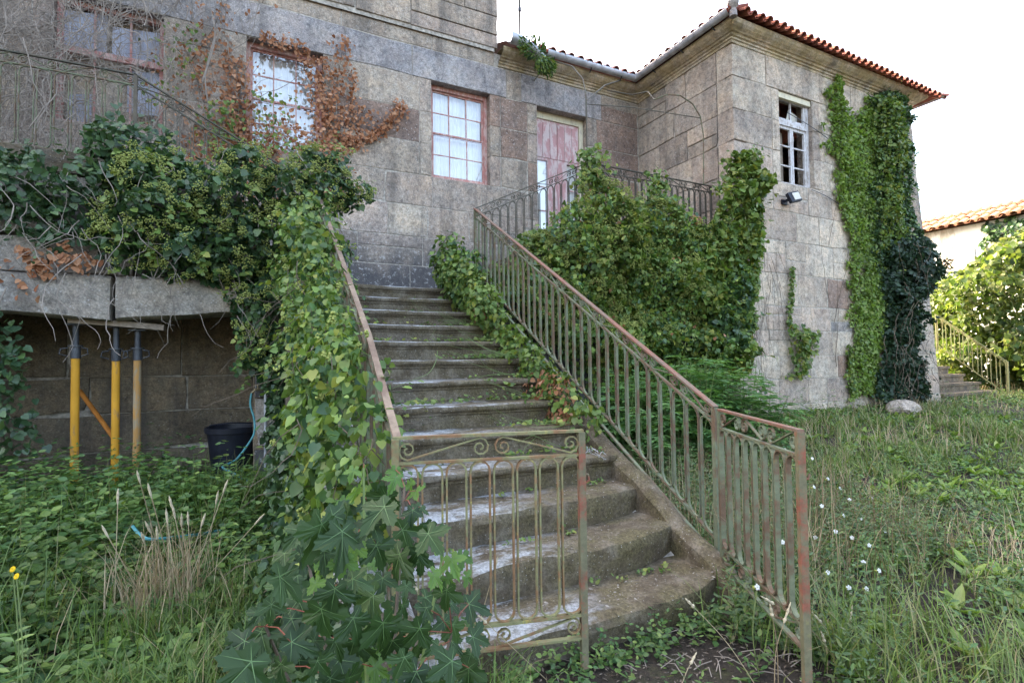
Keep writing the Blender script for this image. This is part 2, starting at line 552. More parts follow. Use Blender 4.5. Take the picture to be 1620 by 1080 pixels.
# ------------------------------------------------------------------ masonry
def block(parent, mp, u0b, u1b, u0t, u1t, z0, z1, proud, mat, depth=.3, name='stone_block', g=.0018, cut=.004, rough=1.0):
    """one dressed block; mp(u, d, z) maps wall coordinates (d = outwards) to the world"""
    w_, h_ = u1b-u0b, z1-z0
    def P(a, b, d, ins):
        a2 = min(max(a, 0), 1); b2 = min(max(b, 0), 1)
        u = (u0b+(u1b-u0b)*a2)*(1-b2)+(u0t+(u1t-u0t)*a2)*b2
        z = z0+h_*b2
        u += (ins+g)*(1 if a2 < .01 else -1 if a2 > .99 else 0)
        z += (ins+g)*(1 if b2 < .01 else -1 if b2 > .99 else 0)
        return (u, d, z)
    ring = [(0, 0), (.5, 0), (1, 0), (1, .5), (1, 1), (.5, 1), (0, 1), (0, .5)]
    jit = [(random.uniform(0, .014)+(random.uniform(0, .035) if random.random() < .12 else 0))*rough for _ in ring]
    vs, fs = [], []
    for a, b in ring:
        vs.append(mp(*P(a, b, -depth, 0)))
    for k, (a, b) in enumerate(ring):
        vs.append(mp(*P(a, b, proud-cut, jit[k]*.8)))
    for k, (a, b) in enumerate(ring):
        vs.append(mp(*P(a, b, proud+random.uniform(-.0025, .0025)*rough, cut+jit[k])))
    vs.append(mp(*P(.5+random.uniform(-.15, .15), .5, proud+random.uniform(0, .008)*rough, 0)))
    for k in range(8):
        k2 = (k+1) % 8
        fs.append((k, k2, 8+k2, 8+k)); fs.append((8+k, 8+k2, 16+k2, 16+k)); fs.append((16+k, 16+k2, 24))
    me = MB(); me.add(vs, fs)
    return me.build(name, mat, parent)

def masonry(parent, mp, u0, u1, zs, openings, mats, bw=(.55, 1.15), proud=(.003, .009), u1fn=None, special=None, lintel_mat=None, depth=.3, name='stone_block', skip=None, rough=1.0, jamb=.2):
    """coursed granite; openings = (ua, ub, za, zb) with jamb stones and a lintel"""
    for ci in range(len(zs)-1):
        z0, z1 = zs[ci], zs[ci+1]
        free = [(u0, u1, None)]
        blocks = []
        for (ua, ub, za, zb) in openings:
            if z0 < zb-.05 and z1 > za+.05:
                blocks.append((ua-jamb, ub+jamb, 'open', ua, ub))
            elif abs(z0-zb) < .06:
                blocks.append((ua-jamb-.12, ub+jamb+.12, 'lintel', ua, ub))
        blocks.sort()
        cur = u0
        segs = []
        for b in blocks:
            if b[0] > cur:
                segs.append((cur, b[0]))
            if b[2] == 'open':
                for (p, q) in ((b[0], b[3]), (b[4], b[1])):
                    block(parent, mp, p, q, p, q, z0, z1, random.uniform(.004, .014), random.choice(mats), depth, name, rough=rough*.6)
            else:
                m_ = lintel_mat or random.choice(mats)
                block(parent, mp, b[0], b[1], b[0], b[1], z0, z1, .014, m_, depth, 'lintel_block', rough=.5)
            cur = b[1]
        segs.append((cur, u1))
        for (p, q) in segs:
            if q-p < .08:
                continue
            cuts = [p]
            while q-cuts[-1] > bw[1]*1.25:
                cuts.append(cuts[-1]+random.uniform(*bw))
            if q-cuts[-1] < .25 and len(cuts) > 1:
                cuts.pop()
            cuts.append(q)
            for a, b in zip(cuts[:-1], cuts[1:]):
                ab, at_, bb, bt = a, a, b, b
                if u1fn and abs(b-u1) < 1e-6:
                    bb, bt = u1fn(z0), u1fn(z1)
                if skip and skip(a, b, z0, z1):
                    continue
                m_ = random.choice(mats)
                if special:
                    m_ = special((a+b)/2, (z0+z1)/2) or m_
                if random.random() < .16 and ab == at_ and bb == bt:
                    zc = z0+(z1-z0)*random.uniform(.38, .62)
                    block(parent, mp, ab, bb, ab, bb, z0, zc, random.uniform(*proud), m_, depth, name, rough=rough)
                    block(parent, mp, ab, bb, ab, bb, zc, z1, random.uniform(*proud), random.choice(mats), depth, name, rough=rough)
                else:
                    sk = random.uniform(-.025, .025) if (ab == at_ and bb == bt and b < q) else 0
                    block(parent, mp, ab, bb, at_, bt, z0, z1, random.uniform(*proud), m_, depth, name, rough=rough)

def backing(parent, mp, u0, u1, z0, z1, openings, mat, d=-.001, name='mortar_bed', u1fn=None):
    us = sorted({u0, u1, *[o[0] for o in openings], *[o[1] for o in openings]})
    zs = sorted({z0, z1, *[o[2] for o in openings], *[o[3] for o in openings]})
    m = MB()
    for a, b in zip(us[:-1], us[1:]):
        for c, e in zip(zs[:-1], zs[1:]):
            um, zm = (a+b)/2, (c+e)/2
            if any(o[0] < um < o[1] and o[2] < zm < o[3] for o in openings):
                continue
            bb, bt = b, b
            if u1fn and b == u1:
                bb, bt = u1fn(c), u1fn(e)
            m.add([mp(a, d, c), mp(bb, d, c), mp(bt, d, e), mp(a, d, e)], [(0, 1, 2, 3)])
    m.build(name, mat, parent)

WY, TY, TX = 8.2, 5.9, 7.08          # main front, tower front, tower side
front = lambda u, d, z: (u, WY-d, z)
tfront = lambda u, d, z: (u, TY-d, z)
tside = lambda u, d, z: (TX-d, u, z)
def tright(z):
    return 12.42+(6.5-z)*.125

house = thing('manor_house', (5, 9, 0), 'abandoned granite manor house with red tiled roof and projecting two storey wing', 'house')

WIN1 = (0.0, 1.03, 4.44, 6.05)
WIN2 = (2.72, 3.78, 4.44, 6.05)
WIN0 = (-2.12, -.98, 4.44, 6.05)
DOOR = (4.72, 5.84, 3.42, 6.05)
TWIN = (8.22, 9.12, 4.44, 6.05)
courses = [1.9, 2.45, 2.95, 3.42, 3.93, 4.44, 4.97, 5.50, 6.05, 6.56]
masonry(house, front, -4.2, TX-.02, courses, [WIN0, WIN1, WIN2, DOOR], [M_gran]*6+[M_granBr], lintel_mat=M_granB,
        special=lambda u, z: M_granB if (z > 6.05 and u < 4 and random.random() < .55) else (M_granBr if 4.0 < u < 4.7 and 5 < z < 6 else None),
        skip=lambda a, b, z0, z1: b < -1.2 and z1 < 3.5)
backing(house, front, -4.4, TX+.1, 0.0, 6.8, [WIN0, WIN1, WIN2, DOOR], M_mortar)
# upper storey of the main block: a projecting band and more courses above it
TC = 3.92
masonry(house, front, -4.2, TC-.04, [6.56, 6.84], [], [M_granTop, M_gran], bw=(.9, 1.6), proud=(.0, .01))
masonry(house, lambda u, d, z: (u, WY-.05-d, z), -4.2, TC, [6.86, 7.42, 7.95, 8.5, 9.05], [], [M_granTop]*3+[M_gran], bw=(.8, 1.5), proud=(.005, .02))
backing(house, lambda u, d, z: (u, WY-.04-d, z), -4.4, TC-.06, 6.8, 11.0, [], M_mortar)
m = MB()
m.box((-14, WY+.33, -.3), (-4.4, 16, 11)); m.box((-14, WY-.02, 6.8), (-4.41, WY+.32, 11)); m.box((-14, WY-.02, -.3), (-4.41, WY+.32, 6.79))  # unseen run of wall, extended so the house shades the left yard
m.build('unseen_shade_wall', M_granTop, house)
m = MB()
m.box((TC-.36, WY+.3, 6.9), (TC-.08, 16, 11)); m.box((-14, 15.7, 11.02), (TC, 16, 13.4)); m.box((-14.3, WY-.3, 13.42), (TC+.25, 16.3, 13.6)); m.box((-14, WY, 11.01), (TC-.07, WY+.3, 13.4)); m.box((TC-.36, WY+.31, 11.01), (TC-.08, 15.69, 13.4))  # gable, plus an unseen top raised to keep sun off the wing
m.build('gable_and_shade_top', M_granTop, house)
# tower-like wing
tcourses = [.1, .62, 1.05, 1.45, 1.88, 2.3, 2.85, 3.42, 3.93, 4.44, 4.97, 5.50, 6.05, 6.6]
def tsp(u, z):
    if 9.35 < u < 10.15 and 2.3 < z < 2.85:
        return M_granBr
    if 1.0 < z < 1.9 and u > 9.7 and random.random() < .6:
        return M_granBr
    if 1.8 < z < 2.35 and 9.2 < u < 10:
        return M_granB
masonry(house, tfront, TX-.01, 12.7, tcourses, [TWIN], [M_granL], bw=(.42, .95), proud=(.003, .011), u1fn=tright, special=tsp)
backing(house, tfront, TX+.3, 12.7, -.3, 6.7, [TWIN], M_mortar, u1fn=lambda z: tright(z)-.02)
masonry(house, tside, TY+.32, WY+.1, tcourses[6:], [], [M_gran, M_granL, M_gran], bw=(.5, 1.0), proud=(.003, .009))
m = MB(); m.box((TX+.02, TY+.3, -.2), (TX+.06, WY+.2, 6.7)); m.build('mortar_bed', M_mortar, house)
m = MB()
m.add([(tright(-.3), TY+.02, -.3), (tright(-.3), 13, -.3), (tright(6.7), 13, 6.7), (tright(6.7), TY+.02, 6.7)], [(0, 1, 2, 3)])
m.add([(4, 13, -.3), (13.4, 13, -.3), (12.6, 13, 8.2), (4, 13, 8.2)], [(0, 1, 2, 3)])
m.build('side_wall', M_granL, house)
# floor and dark rooms behind the windows
m = MB(); m.box((-13.9, 8.55, 3.3), (7.0, 12.9, 3.4)); m.box((7.2, 6.25, 3.3), (12.3, 12.9, 3.4)); m.box((-13.9, 8.55, 6.7), (3.5, 12.9, 6.75)); m.box((-13.9, 12.95, -.3), (4, 12.98, 11))
m.build('floor', M_dark, house)

# cornice swept along both wings
def sweep_profile(path, prof, name, mat, parent, smooth=False):
    n = len(path); m = MB(); vs, fs = [], []
    for i, p in enumerate(path):
        p = Vector(p)
        dirs = []
        if i > 0: dirs.append((p-Vector(path[i-1])).normalized())
        if i < n-1: dirs.append((Vector(path[i+1])-p).normalized())
        ns = [Vector((d.y, -d.x)) for d in dirs]
        nn = sum(ns, Vector((0, 0)))
        if nn.length < 1e-6: nn = ns[0]
        nn.normalize(); k = 1/max(.3, nn.dot(ns[0]))
        for (o, z) in prof:
            q = p+nn*o*k
            vs.append((q.x, q.y, z))
    np_ = len(prof)
    for i in range(n-1):
        for j in range(np_-1):
            fs.append((i*np_+j, (i+1)*np_+j, (i+1)*np_+j+1, i*np_+j+1))
    m.add(vs, fs)
    return m.build(name, mat, parent, smooth)
path = [(TC+.02, WY), (TX, WY), (TX, TY), (tright(6.8), TY), (tright(6.8), 13)]
prof = [(-.05, 6.58), (.02, 6.58), (.028, 6.615), (.05, 6.625), (.055, 6.65), (.085, 6.66), (.105, 6.685), (.13, 6.69), (.15, 6.705), (.195, 6.73), (.232, 6.762), (.25, 6.80), (.25, 6.825), (-.2, 6.84)]
sweep_profile(path, prof, 'cornice', M_corn, house)
# gutters on the middle wing and the tower side, right-hand side of the tower
def gutter(path, name='gutter'):
    pr = []
    for k in range(9):
        a = math.pi*k/8
        pr.append((.40-.075+.0+ -.0-math.cos(a)*-.075+.0, 7.17-math.sin(a)*.085))
    pr = [(.325-.07*math.cos(a), 6.895-.085*math.sin(a)) for a in [math.pi*k/8 for k in range(9)]]
    pr = pr+[(o*.985+.004, z+.006) for o, z in pr[::-1]]
    return sweep_profile(path, pr, name, M_zinc, house, True)
gutter([(4.75, WY), (TX, WY), (TX, TY-.25)])
gutter([(tright(6.8)+.28, TY-.36), (tright(6.8)+.28, 11)])
m = MB()   # the torn left end of the gutter hangs loose
pts = [Vector((4.0, 7.84, 6.93)), Vector((4.2, 7.82, 6.9)), Vector((4.5, 7.83, 6.82)), Vector((4.72, 7.87, 6.75))]
vs, fs = [], []
for i, p in enumerate(pts):
    rr = [.10, .09, .07, .04][i]
    for k in range(9):
        a = math.pi*(k/8)*1.2-.9
        vs.append(p+Vector((0, -math.cos(a)*rr, -math.sin(a)*rr)))
for i in range(3):
    for k in range(8):
        fs.append((i*9+k, i*9+k+1, (i+1)*9+k+1, (i+1)*9+k))
m.add(vs, fs); m.build('loose_gutter', M_zinc, house, True)
for (x, y) in ((4.9, 7.88), (5.7, 7.88), (6.4, 7.88), (6.755, 7.4), (6.755, 6.7), (6.755, 6.0)):
    m = MB(); m.strip([(x, y-.075 if y > 7.7 else y, 6.9), (x if y > 7.7 else x+.01, y-.02 if y > 7.7 else y, 6.8), (x+.02 if y > 7.7 else x+.08, y+.06 if y > 7.7 else y, 6.77)], (1, 0, 0) if y > 7.7 else (0, 1, 0), .006, .025); m.build('gutter_bracket', M_steel, house)

# barrel tile roofs
def tile_mesh(nm, mat, L=.46, r0=.098, r1=.08, up=True, seg=7):
    m = MB(); vs, fs = [], []
    sg = 1 if up else -1
    for (y, r) in ((0, r0), (L, r1)):
        for rr in (r, r-.016):
            for k in range(seg+1):
                a = math.pi*k/seg
                vs.append((-math.cos(a)*rr, y, sg*math.sin(a)*rr*.95))
    s1 = seg+1
    for k in range(seg):
        fs += [(k, k+1, 2*s1+k+1, 2*s1+k), (s1+k+1, s1+k, 3*s1+k, 3*s1+k+1), (k+1, k, s1+k, s1+k+1), (2*s1+k, 2*s1+k+1, 3*s1+k+1, 3*s1+k)]
    fs += [(0, 2*s1, 3*s1, s1), (seg, s1+seg, 3*s1+seg, 2*s1+seg)]
    m.add(vs, fs)
    return m.mesh(nm, mat, True)
T_up, T_dn = tile_mesh('tile', M_tile, r0=.068, r1=.058), tile_mesh('pan_tile', M_tile, r0=.062, r1=.07, up=False)
roof = MB()
SL = math.tan(R(24))
e = .30
rx1 = tright(6.8)+.62
ez = 6.90
ym = (TY-e+13.4)/2; hx = (TX-e+rx1)/2
ridge = ez+SL*(hx-(TX-e))
roof.add([(TX-e, TY-e, ez), (rx1, TY-e, ez-.1), (hx, TY-e+(hx-TX+e), ridge), (TX-e, 13.4, ez), (rx1, 13.4, ez-.1), (hx, 13.4-(hx-TX+e), ridge)],
         [(0, 1, 2), (0, 2, 5, 3), (1, 4, 5, 2), (3, 5, 4)])
roof.add([(3.95, WY-e, ez-.02), (8.5, WY-e, ez-.02), (8.5, 13.4, ez+SL*5.2), (3.95, 13.4, ez+SL*5.2)], [(0, 1, 2, 3)])
ro = roof.build('roof', M_tile, house)
def tile_row(p0, p1, inward, rows, pitch=.172, hips=(False, False)):
    p0, p1 = Vector(p0), Vector(p1); d = p1-p0; n = max(1, int(d.length/pitch)); ang = math.atan2(inward[1], inward[0])-math.pi/2
    inw = Vector((*inward, 0))
    for i in range(n):
        for r in range(rows):
            base = p0+d*((i+.5)/n)+inw*(r*.36-.06)+Vector((0, 0, SL*(r*.36-.06)+.05))
            along = d.length*(i+.5)/n
            if (hips[0] and along < r*.36+.05) or (hips[1] and d.length-along < r*.36+.05):
                continue
            j = random.uniform(-.012, .012)
            if r == 0 or True:
                inst('tile', T_up, ro, base+inw*j+Vector((0, 0, random.uniform(-.006, .006)+.005)), (R(24)*.92, random.uniform(-.04, .04), ang+random.uniform(-.03, .03)))
            if r == 0:
                inst('tile', T_dn, ro, base+d.normalized()*(d.length/n*.5)+inw*(j+.02)+Vector((0, 0, .035)), (R(24)*.92, 0, ang))
tile_row((4.15, WY-.33, 6.86), (6.74, WY-.33, 6.86), (0, 1), 3, pitch=.19)
tile_row((TX-.31, 7.82, 6.86), (TX-.31, TY-.22, 6.86), (1, 0), 3, pitch=.18, hips=(False, True))
tile_row((TX-.16, TY-.33, 6.83), (rx1-.2, TY-.33, 6.75), (0, 1), 3, hips=(True, True))
# hip tiles at the two front corners
for (a, b) in (((TX-.30, TY-.30, 6.93), (hx, TY-e+(hx-TX+e), ridge+.06)), ((rx1+.05, TY-.38, 6.80), (hx, TY-e+(hx-TX+e), ridge+.06))):
    a, b = Vector(a), Vector(b); d = (b-a).normalized()
    for k in range(7):
        p = a+d*(k*.38)
        inst('tile', T_up, ro, p, (math.asin(d.z), 0, math.atan2(d.y, d.x)-math.pi/2), 1.15)
m = MB(); m.lathe([(.0, -.1), (.06, -.1), (.055, .0), (.04, .02), (.05, .04), (.08, .07), (.092, .12), (.08, .16), (.04, .19), (.0, .195)], (TX-.27, TY-.28, 6.87), 12); m.build('finial', M_granB, house, True)

# windows
def sash_window(op, yoff=.13, seed=0, curtain=True, missing=()):
    u0, u1, z0, z1 = op
    y = WY+yoff; fw = .055
    m = MB()
    m.box((u0, y, z0), (u0+fw, y+.09, z1)); m.box((u1-fw, y, z0), (u1, y+.09, z1))
    m.box((u0+fw, y+.002, z1-.07), (u1-fw, y+.088, z1)); m.box((u0+fw, y+.002, z0), (u1-fw, y+.088, z0+.05))
    wo = m.build('window', M_red, house)
    zm = (z0+z1)/2-.01
    for (a, b, yy, nm) in ((zm-.02, z1-.07, y+.045, 'upper_sash'), (z0+.05, zm+.025, y+.018, 'lower_sash')):
        s = MB(); x0, x1 = u0+fw+.002, u1-fw-.002
        sw = .028
        s.box((x0, yy, a), (x0+sw, yy+.026, b)); s.box((x1-sw, yy, a), (x1, yy+.026, b))
        s.box((x0+sw, yy, b-sw), (x1-sw, yy+.026, b)); s.box((x0+sw, yy-.003, a), (x1-sw, yy+.026, a+.045))
        s.build(nm, M_red, wo)
        bt = .017
        for k in (1, 2):
            xx = x0+(x1-x0)*k/3
            q = MB(); q.box((xx-bt/2, yy+.003, a+.045), (xx+bt/2, yy+.022, b-sw)); q.build('glazing_bar', M_red, wo)
        zc = (a+.045+b-sw)/2
        q = MB(); q.box((x0+sw, yy+.005, zc-bt/2), (x1-sw, yy+.02, zc+bt/2)); q.build('glazing_bar', M_red, wo)
        for k in range(3):
            for (c, e_) in ((a+.045, zc), (zc, b-sw)):
                xa, xb = x0+(x1-x0)*k/3, x0+(x1-x0)*(k+1)/3
                tl = random.uniform(-.009, .009)
                q = MB(); q.add([(xa, yy+.012+tl, c), (xb, yy+.012-tl, c), (xb, yy+.012-tl, e_), (xa, yy+.012+tl, e_)], [(0, 1, 2, 3)])
                q.build('pane', M_glass, wo)
    if curtain:
        s = MB(); n = 60; vs, fs = [], []
        for i in range(n+1):
            x = u0+.03+(u1-u0-.06)*i/n
            dy = .012*math.sin(i*.9+seed)+.008*math.sin(i*2.3+seed)
            gap = .0
            for z in (z0+.02, (z0+z1)/2, z1-.03-.12*abs(math.sin(i/n*math.pi*1.5+seed))*0):
                vs.append((x, y+.16+dy, z))
        for i in range(n):
            for k in range(2):
                fs.append((i*3+k, i*3+3+k, i*3+4+k, i*3+1+k))
        s.add(vs, fs); s.build('curtain', M_curtain, wo, True)
    return wo
sash_window(WIN1, seed=1)
sash_window(WIN2, seed=4)
m = MB(); m.box((WIN2[0]+.01, WY+.0, 4.36), (WIN2[1]-.01, WY+.12, 4.435)); m.box((WIN1[0]+.01, WY, 4.36), (WIN1[1]-.01, WY+.12, 4.435)); m.build('window_ledge', M_granB, house)
# the broken window behind the creeper
u0, u1, z0, z1 = WIN0
y = WY+.13
m = MB()
for a, b in (((u0, y, z0), (u0+.06, y+.09, z1)), ((u1-.06, y, z0), (u1, y+.09, z1)), ((u0+.06, y, z1-.06), (u1-.06, y+.08, z1)), ((u0+.06, y, z0), (u1-.06, y+.08, z0+.06)), ((u0-.05, y-.03, 5.36), (u1+.02, y+.02, 5.44))):
    m.box(a, b)
wo = m.build('window', M_red, house)
for k in (1, 2):
    q = MB(); xx = u0+(u1-u0)*k/3; q.box((xx-.012, y+.02, z0+.06), (xx+.012, y+.045, z1-.06)); q.build('glazing_bar', M_red, wo)
for (a, b, c, e_) in ((u0+.06, u0+.5, 5.45, 5.98), (u0+.55, u1-.06, 5.45, 5.9), (u1-.42, u1-.06, 4.75, 5.35), (u0+.1, u0+.35, 4.5, 4.9)):
    q = MB(); q.add([(a, y+.06, c), (b, y+.05, c), (b, y+.055, e_), (a, y+.06, e_-.05)], [(0, 1, 2, 3)]); q.build('pane', M_grypan, wo)
q = MB(); q.box((u0, y+.2, z0), (u1, y+.22, z1)); q.build('inner_shutter', M_granL, wo)

# the faded double door of the upper landing
u0, u1, z0, z1 = DOOR
y = WY+.16
m = MB(); m.box((u0, y, z0), (u0+.05, y+.1, z1-.13)); m.box((u1-.09, y, z0), (u1, y+.1, z1-.13)); m.box((u0, y+.003, z1-.129), (u1, y+.1, z1))
do = m.build('door', M_cream, house)
xm = (u0+.05+u1-.09)/2
for s_, (a, b) in enumerate(((u0+.055, xm-.003), (xm+.003, u1-.095))):
    q = MB()
    gx0, gx1 = (a+.02, a+.27) if s_ == 0 else (b-.27, b-.02)
    zt = 5.15
    q.box((a, y+.03, zt), (b, y+.07, z1-.135))
    if s_ == 0:
        q.box((a, y+.03, z0), (gx0, y+.07, zt)); q.box((gx1, y+.03, z0), (b, y+.07, zt))
    else:
        q.box((a, y+.03, z0), (gx0, y+.07, zt)); q.box((gx1, y+.03, z0), (b, y+.07, zt))
    q.box((gx0, y+.031, z0), (gx1, y+.069, 3.75)); q.build('door_leaf', M_reddoor, do)
    for k in range(3):
        w_ = (b-a)/3
        q = MB(); q.box((a+k*w_+.008, y+.018, zt+.05), (a+(k+1)*w_-.008, y+.029, z1-.19)); q.build('door_panel', M_reddoor, do)
    zz = [3.75, 4.2, 4.65, zt]
    for k in range(3):
        q = MB(); q.add([(gx0, y+.05, zz[k]+.01), (gx1, y+.05, zz[k]+.01), (gx1, y+.05, zz[k+1]-.01), (gx0, y+.05, zz[k+1]-.01)], [(0, 1, 2, 3)]); q.build('pane', M_glass, do)
        q = MB(); q.box((gx0, y+.035, zz[k]-.01), (gx1, y+.064, zz[k]+.01)); q.build('glazing_bar', M_reddoor, do)
    q = MB(); q.add([(gx0, y+.1, 3.75), (gx1, y+.1, 3.75), (gx1, y+.1, zt), (gx0, y+.1, zt)], [(0, 1, 2, 3)]); q.build('curtain', M_curtain, do)

# tower window: transom light above two tall casements with broken panes
u0, u1, z0, z1 = TWIN
y = TY+.07
m = MB()
m.box((u0, y, z0), (u0+.05, y+.08, z1)); m.box((u1-.07, y, z0), (u1, y+.08, z1)); m.box((u0+.05, y+.002, z1-.05), (u1-.07, y+.08, z1)); m.box((u0+.05, y-.01, 5.5), (u1-.07, y+.08, 5.58))
wo = m.build('window', M_wpeel, house)
q = MB(); q.box((u0-.005, y-.05, z1-.1), (u1+.005, y-.004, z1-.002)); q.build('head_board', M_cream, wo)
xm = (u0+u1)/2-.01
for nm, rects in (('transom_light', [(u0+.05, u1-.07, 5.58, z1-.05)]), ('casement', [(u0+.05, xm, z0, 5.5)]), ('casement', [(xm, u1-.07, z0, 5.5)])):
    for (a, b, c, e_) in rects:
        q = MB(); f_ = .045
        q.box((a+.003, y+.012, c), (a+f_, y+.05, e_-.002)); q.box((b-f_, y+.012, c), (b-.003, y+.05, e_-.002)); q.box((a+f_, y+.014, c), (b-f_, y+.048, c+.055)); q.box((a+f_, y+.014, e_-.05), (b-f_, y+.048, e_-.002))
        q.build(nm, M_wpeel, wo)
        if nm == 'casement':
            for k in (1, 2):
                zz = c+(e_-c)*k/3; q = MB(); q.box((a+f_, y+.02, zz-.012), (b-f_, y+.045, zz+.012)); q.build('glazing_bar', M_wpeel, wo)
        else:
            q = MB(); q.box(((a+b)/2-.016, y+.02, c+.055), ((a+b)/2+.016, y+.045, e_-.05)); q.build('glazing_bar', M_wpeel, wo)
q = MB(); q.add([(u0+.06, y+.12, z0+.05), (xm-.05, y+.16, z0+.05), (xm-.05, y+.16, 5.45), (u0+.06, y+.12, 5.45)], [(0, 1, 2, 3)]); q.build('shutter', simple('beige_board', (.30, .25, .2), .9), wo)
q = MB(); q.add([(xm+.04, y+.11, z0+.6), (xm+.17, y+.12, z0+.65), (xm+.22, y+.12, 5.42), (xm+.04, y+.1, 5.45)], [(0, 1, 2, 3)]); q.build('curtain', M_white, wo)
q = MB(); q.add([(xm+.0, y+.14, 5.6), (u1-.1, y+.15, 5.6), (u1-.1, y+.14, 5.83), (xm+.1, y+.13, 5.9)], [(0, 1, 2, 3)]); q.build('torn_paper', M_white, wo)
m = MB(); m.box((u0+.01, TY, 4.36), (u1-.01, TY+.16, 4.437)); m.build('window_ledge', M_granL, house)

# ------------------------------------------------------------------ outdoor staircase
stairs = thing('outdoor_staircase', (1.5, 4.5, 0), 'worn stone staircase climbing to a landing against the granite wall', 'staircase')
RI, TR, SY = .18, .347, 2.12
def step(i, x0, x1, y0, z1, mat, depth=.46, plain=False, curve=0.0, parent=stairs, axis='x', sg=1):
    if plain:
        pr = [(.02, -RI-.02), (.012, -.09), (.004, -.045), (.014, -.014), (.05, .0), (.2, -.004), (depth, 0)]
    else:
        pr = [(.045, -RI-.02), (.043, -.085), (.032, -.078), (.028, -.062), (.016, -.058), (.003, -.045), (0, -.026), (.006, -.009), (.026, .0), (.12, -.003), (.26, -.006), (depth, 0)]
    n = 44; vs, fs = [], []
    for k in range(n+1):
        t = k/n; x = x0+(x1-x0)*t
        for j, (dy, dz) in enumerate(pr):
            q = np.array([[x*2.2, (y0+dy)*3, i*3.1]]); q2 = np.array([[x*9, dy*30, i*7.7+dz*30]])
            nz = float(fbm(q, 2)[0]-.5); nf = float(vnoise(q2)[0]-.5)
            amp = 1.2 if not plain else 3.2
            yy = y0+dy+nz*.012*amp+nf*.006*amp+curve*max(0, (t-.72)/.28)**2
            wear = -.008*math.exp(-((t-.5)/.25)**2) if j > 5 else 0
            zz = z1+dz+(nz*.010*amp+nf*.005*amp+wear if 0 < j < len(pr)-1 else 0)
            vs.append((x, yy, zz) if axis == 'x' else (yy*sg, x, zz))
    p = len(pr)
    for k in range(n):
        for j in range(p-1):
            fs.append((k*p+j, (k+1)*p+j, (k+1)*p+j+1, k*p+j+1))
    fs.append(tuple(range(p-1, -1, -1))); fs.append(tuple(n*p+j for j in range(p)))
    m = MB(); m.add(vs, fs)
    return m.build('step', mat, parent, True)
for i in range(1, 13):
    x1 = 2.47
    step(i, .62, x1, SY+(i-1)*TR, i*RI, M_step, plain=(i <= 3), curve=.12 if i <= 3 else .0)
step(13, .74, 2.66, SY+12*TR, 13*RI, M_step, depth=8.2-(SY+12*TR))
# stringers
def stringer(x0, x1, name):
    m = MB(); vs, fs = [], []
    ys = [SY-.02+k*.12 for k in range(36)]
    for k, yy in enumerate(ys):
        zt = RI+(yy-SY)*RI/TR-.03+.025*math.sin(yy*9)*random.uniform(.3, 1)+random.uniform(-.012, .012)
        if k == 0: zt -= .10
        if k == 1: zt -= .02
        f = .06 if k == 0 else 0
        for (x, z) in ((x0+f, -.2), (x0+f, zt-.03), (x0+.03+f, zt), ((x0+x1)/2, zt+.012), (x1-.03-f, zt), (x1-f, zt-.03), (x1-f, -.2)):
            vs.append((x+random.uniform(-.004, .004), yy, z))
    for k in range(len(ys)-1):
        for j in range(6):
            fs.append((k*7+j, k*7+j+1, (k+1)*7+j+1, (k+1)*7+j))
    fs.append(tuple(range(7)))
    m.add(vs, fs); m.build(name, M_step, stairs, True)
stringer(2.44, 2.585, 'stringer')
stringer(.38, .70, 'stringer')
# right-hand upper flight and landing
LZ = 3.42
LSTEP = 2.34
for k in range(6):
    x = 2.70+k*.34
    m = MB(); m.box((x, 6.27, LSTEP-.1+k*.18), (x+.4 if k < 5 else 4.45, WY-.03, LSTEP+.18*(k+1))); m.build('step', M_step, stairs)
m = MB(); m.box((4.46, 6.22, LZ-.16), (TX-.02, WY-.02, LZ)); m.build('landing_slab', M_step, stairs)
def rstair(u):
    return LSTEP+.18+max(0, min(5.4, (u-2.7)/.34))*.18-.2
pf = lambda u, d, z: (u, 6.28-d, z)
masonry(stairs, pf, 2.62, TX-.03, [.0, .5, 1.0, 1.5, 2.0, 2.45], [], [M_gran, M_granV], bw=(.7, 1.3))
masonry(stairs, pf, 3.6, TX-.03, [2.45, 2.85, 3.25], [], [M_gran, M_granV], bw=(.7, 1.3))
m = MB(); m.box((2.62, 6.33, -.2), (TX-.03, 6.55, 2.44)); m.box((3.4, 6.33, 2.445), (TX-.03, 6.55, 3.25)); m.build('mortar_bed', M_mortar, stairs)
# left-hand upper flight, terrace and the propped vault under it
for k in range(6):
    x = .70-k*.30
    m = MB(); m.box((x-.36 if k < 5 else -.99, 6.27, LSTEP-.1+k*.18), (x, WY-.03, LSTEP+.18*(k+1))); m.build('step', M_step, stairs)
m = MB(); m.box((-7, 6.22, LZ-.2), (-.995, WY-.02, LZ)); m.build('landing_slab', M_step, stairs)
lf = lambda u, d, z: (u, 6.26-d, z)
masonry(stairs, lf, -5.5, .62, [2.27, 2.62, 2.98, 3.22], [], [M_granS, M_gran], bw=(.6, 1.2), rough=1.8, skip=lambda a, b, z0, z1: a > -.6 and z1 > 2.7)
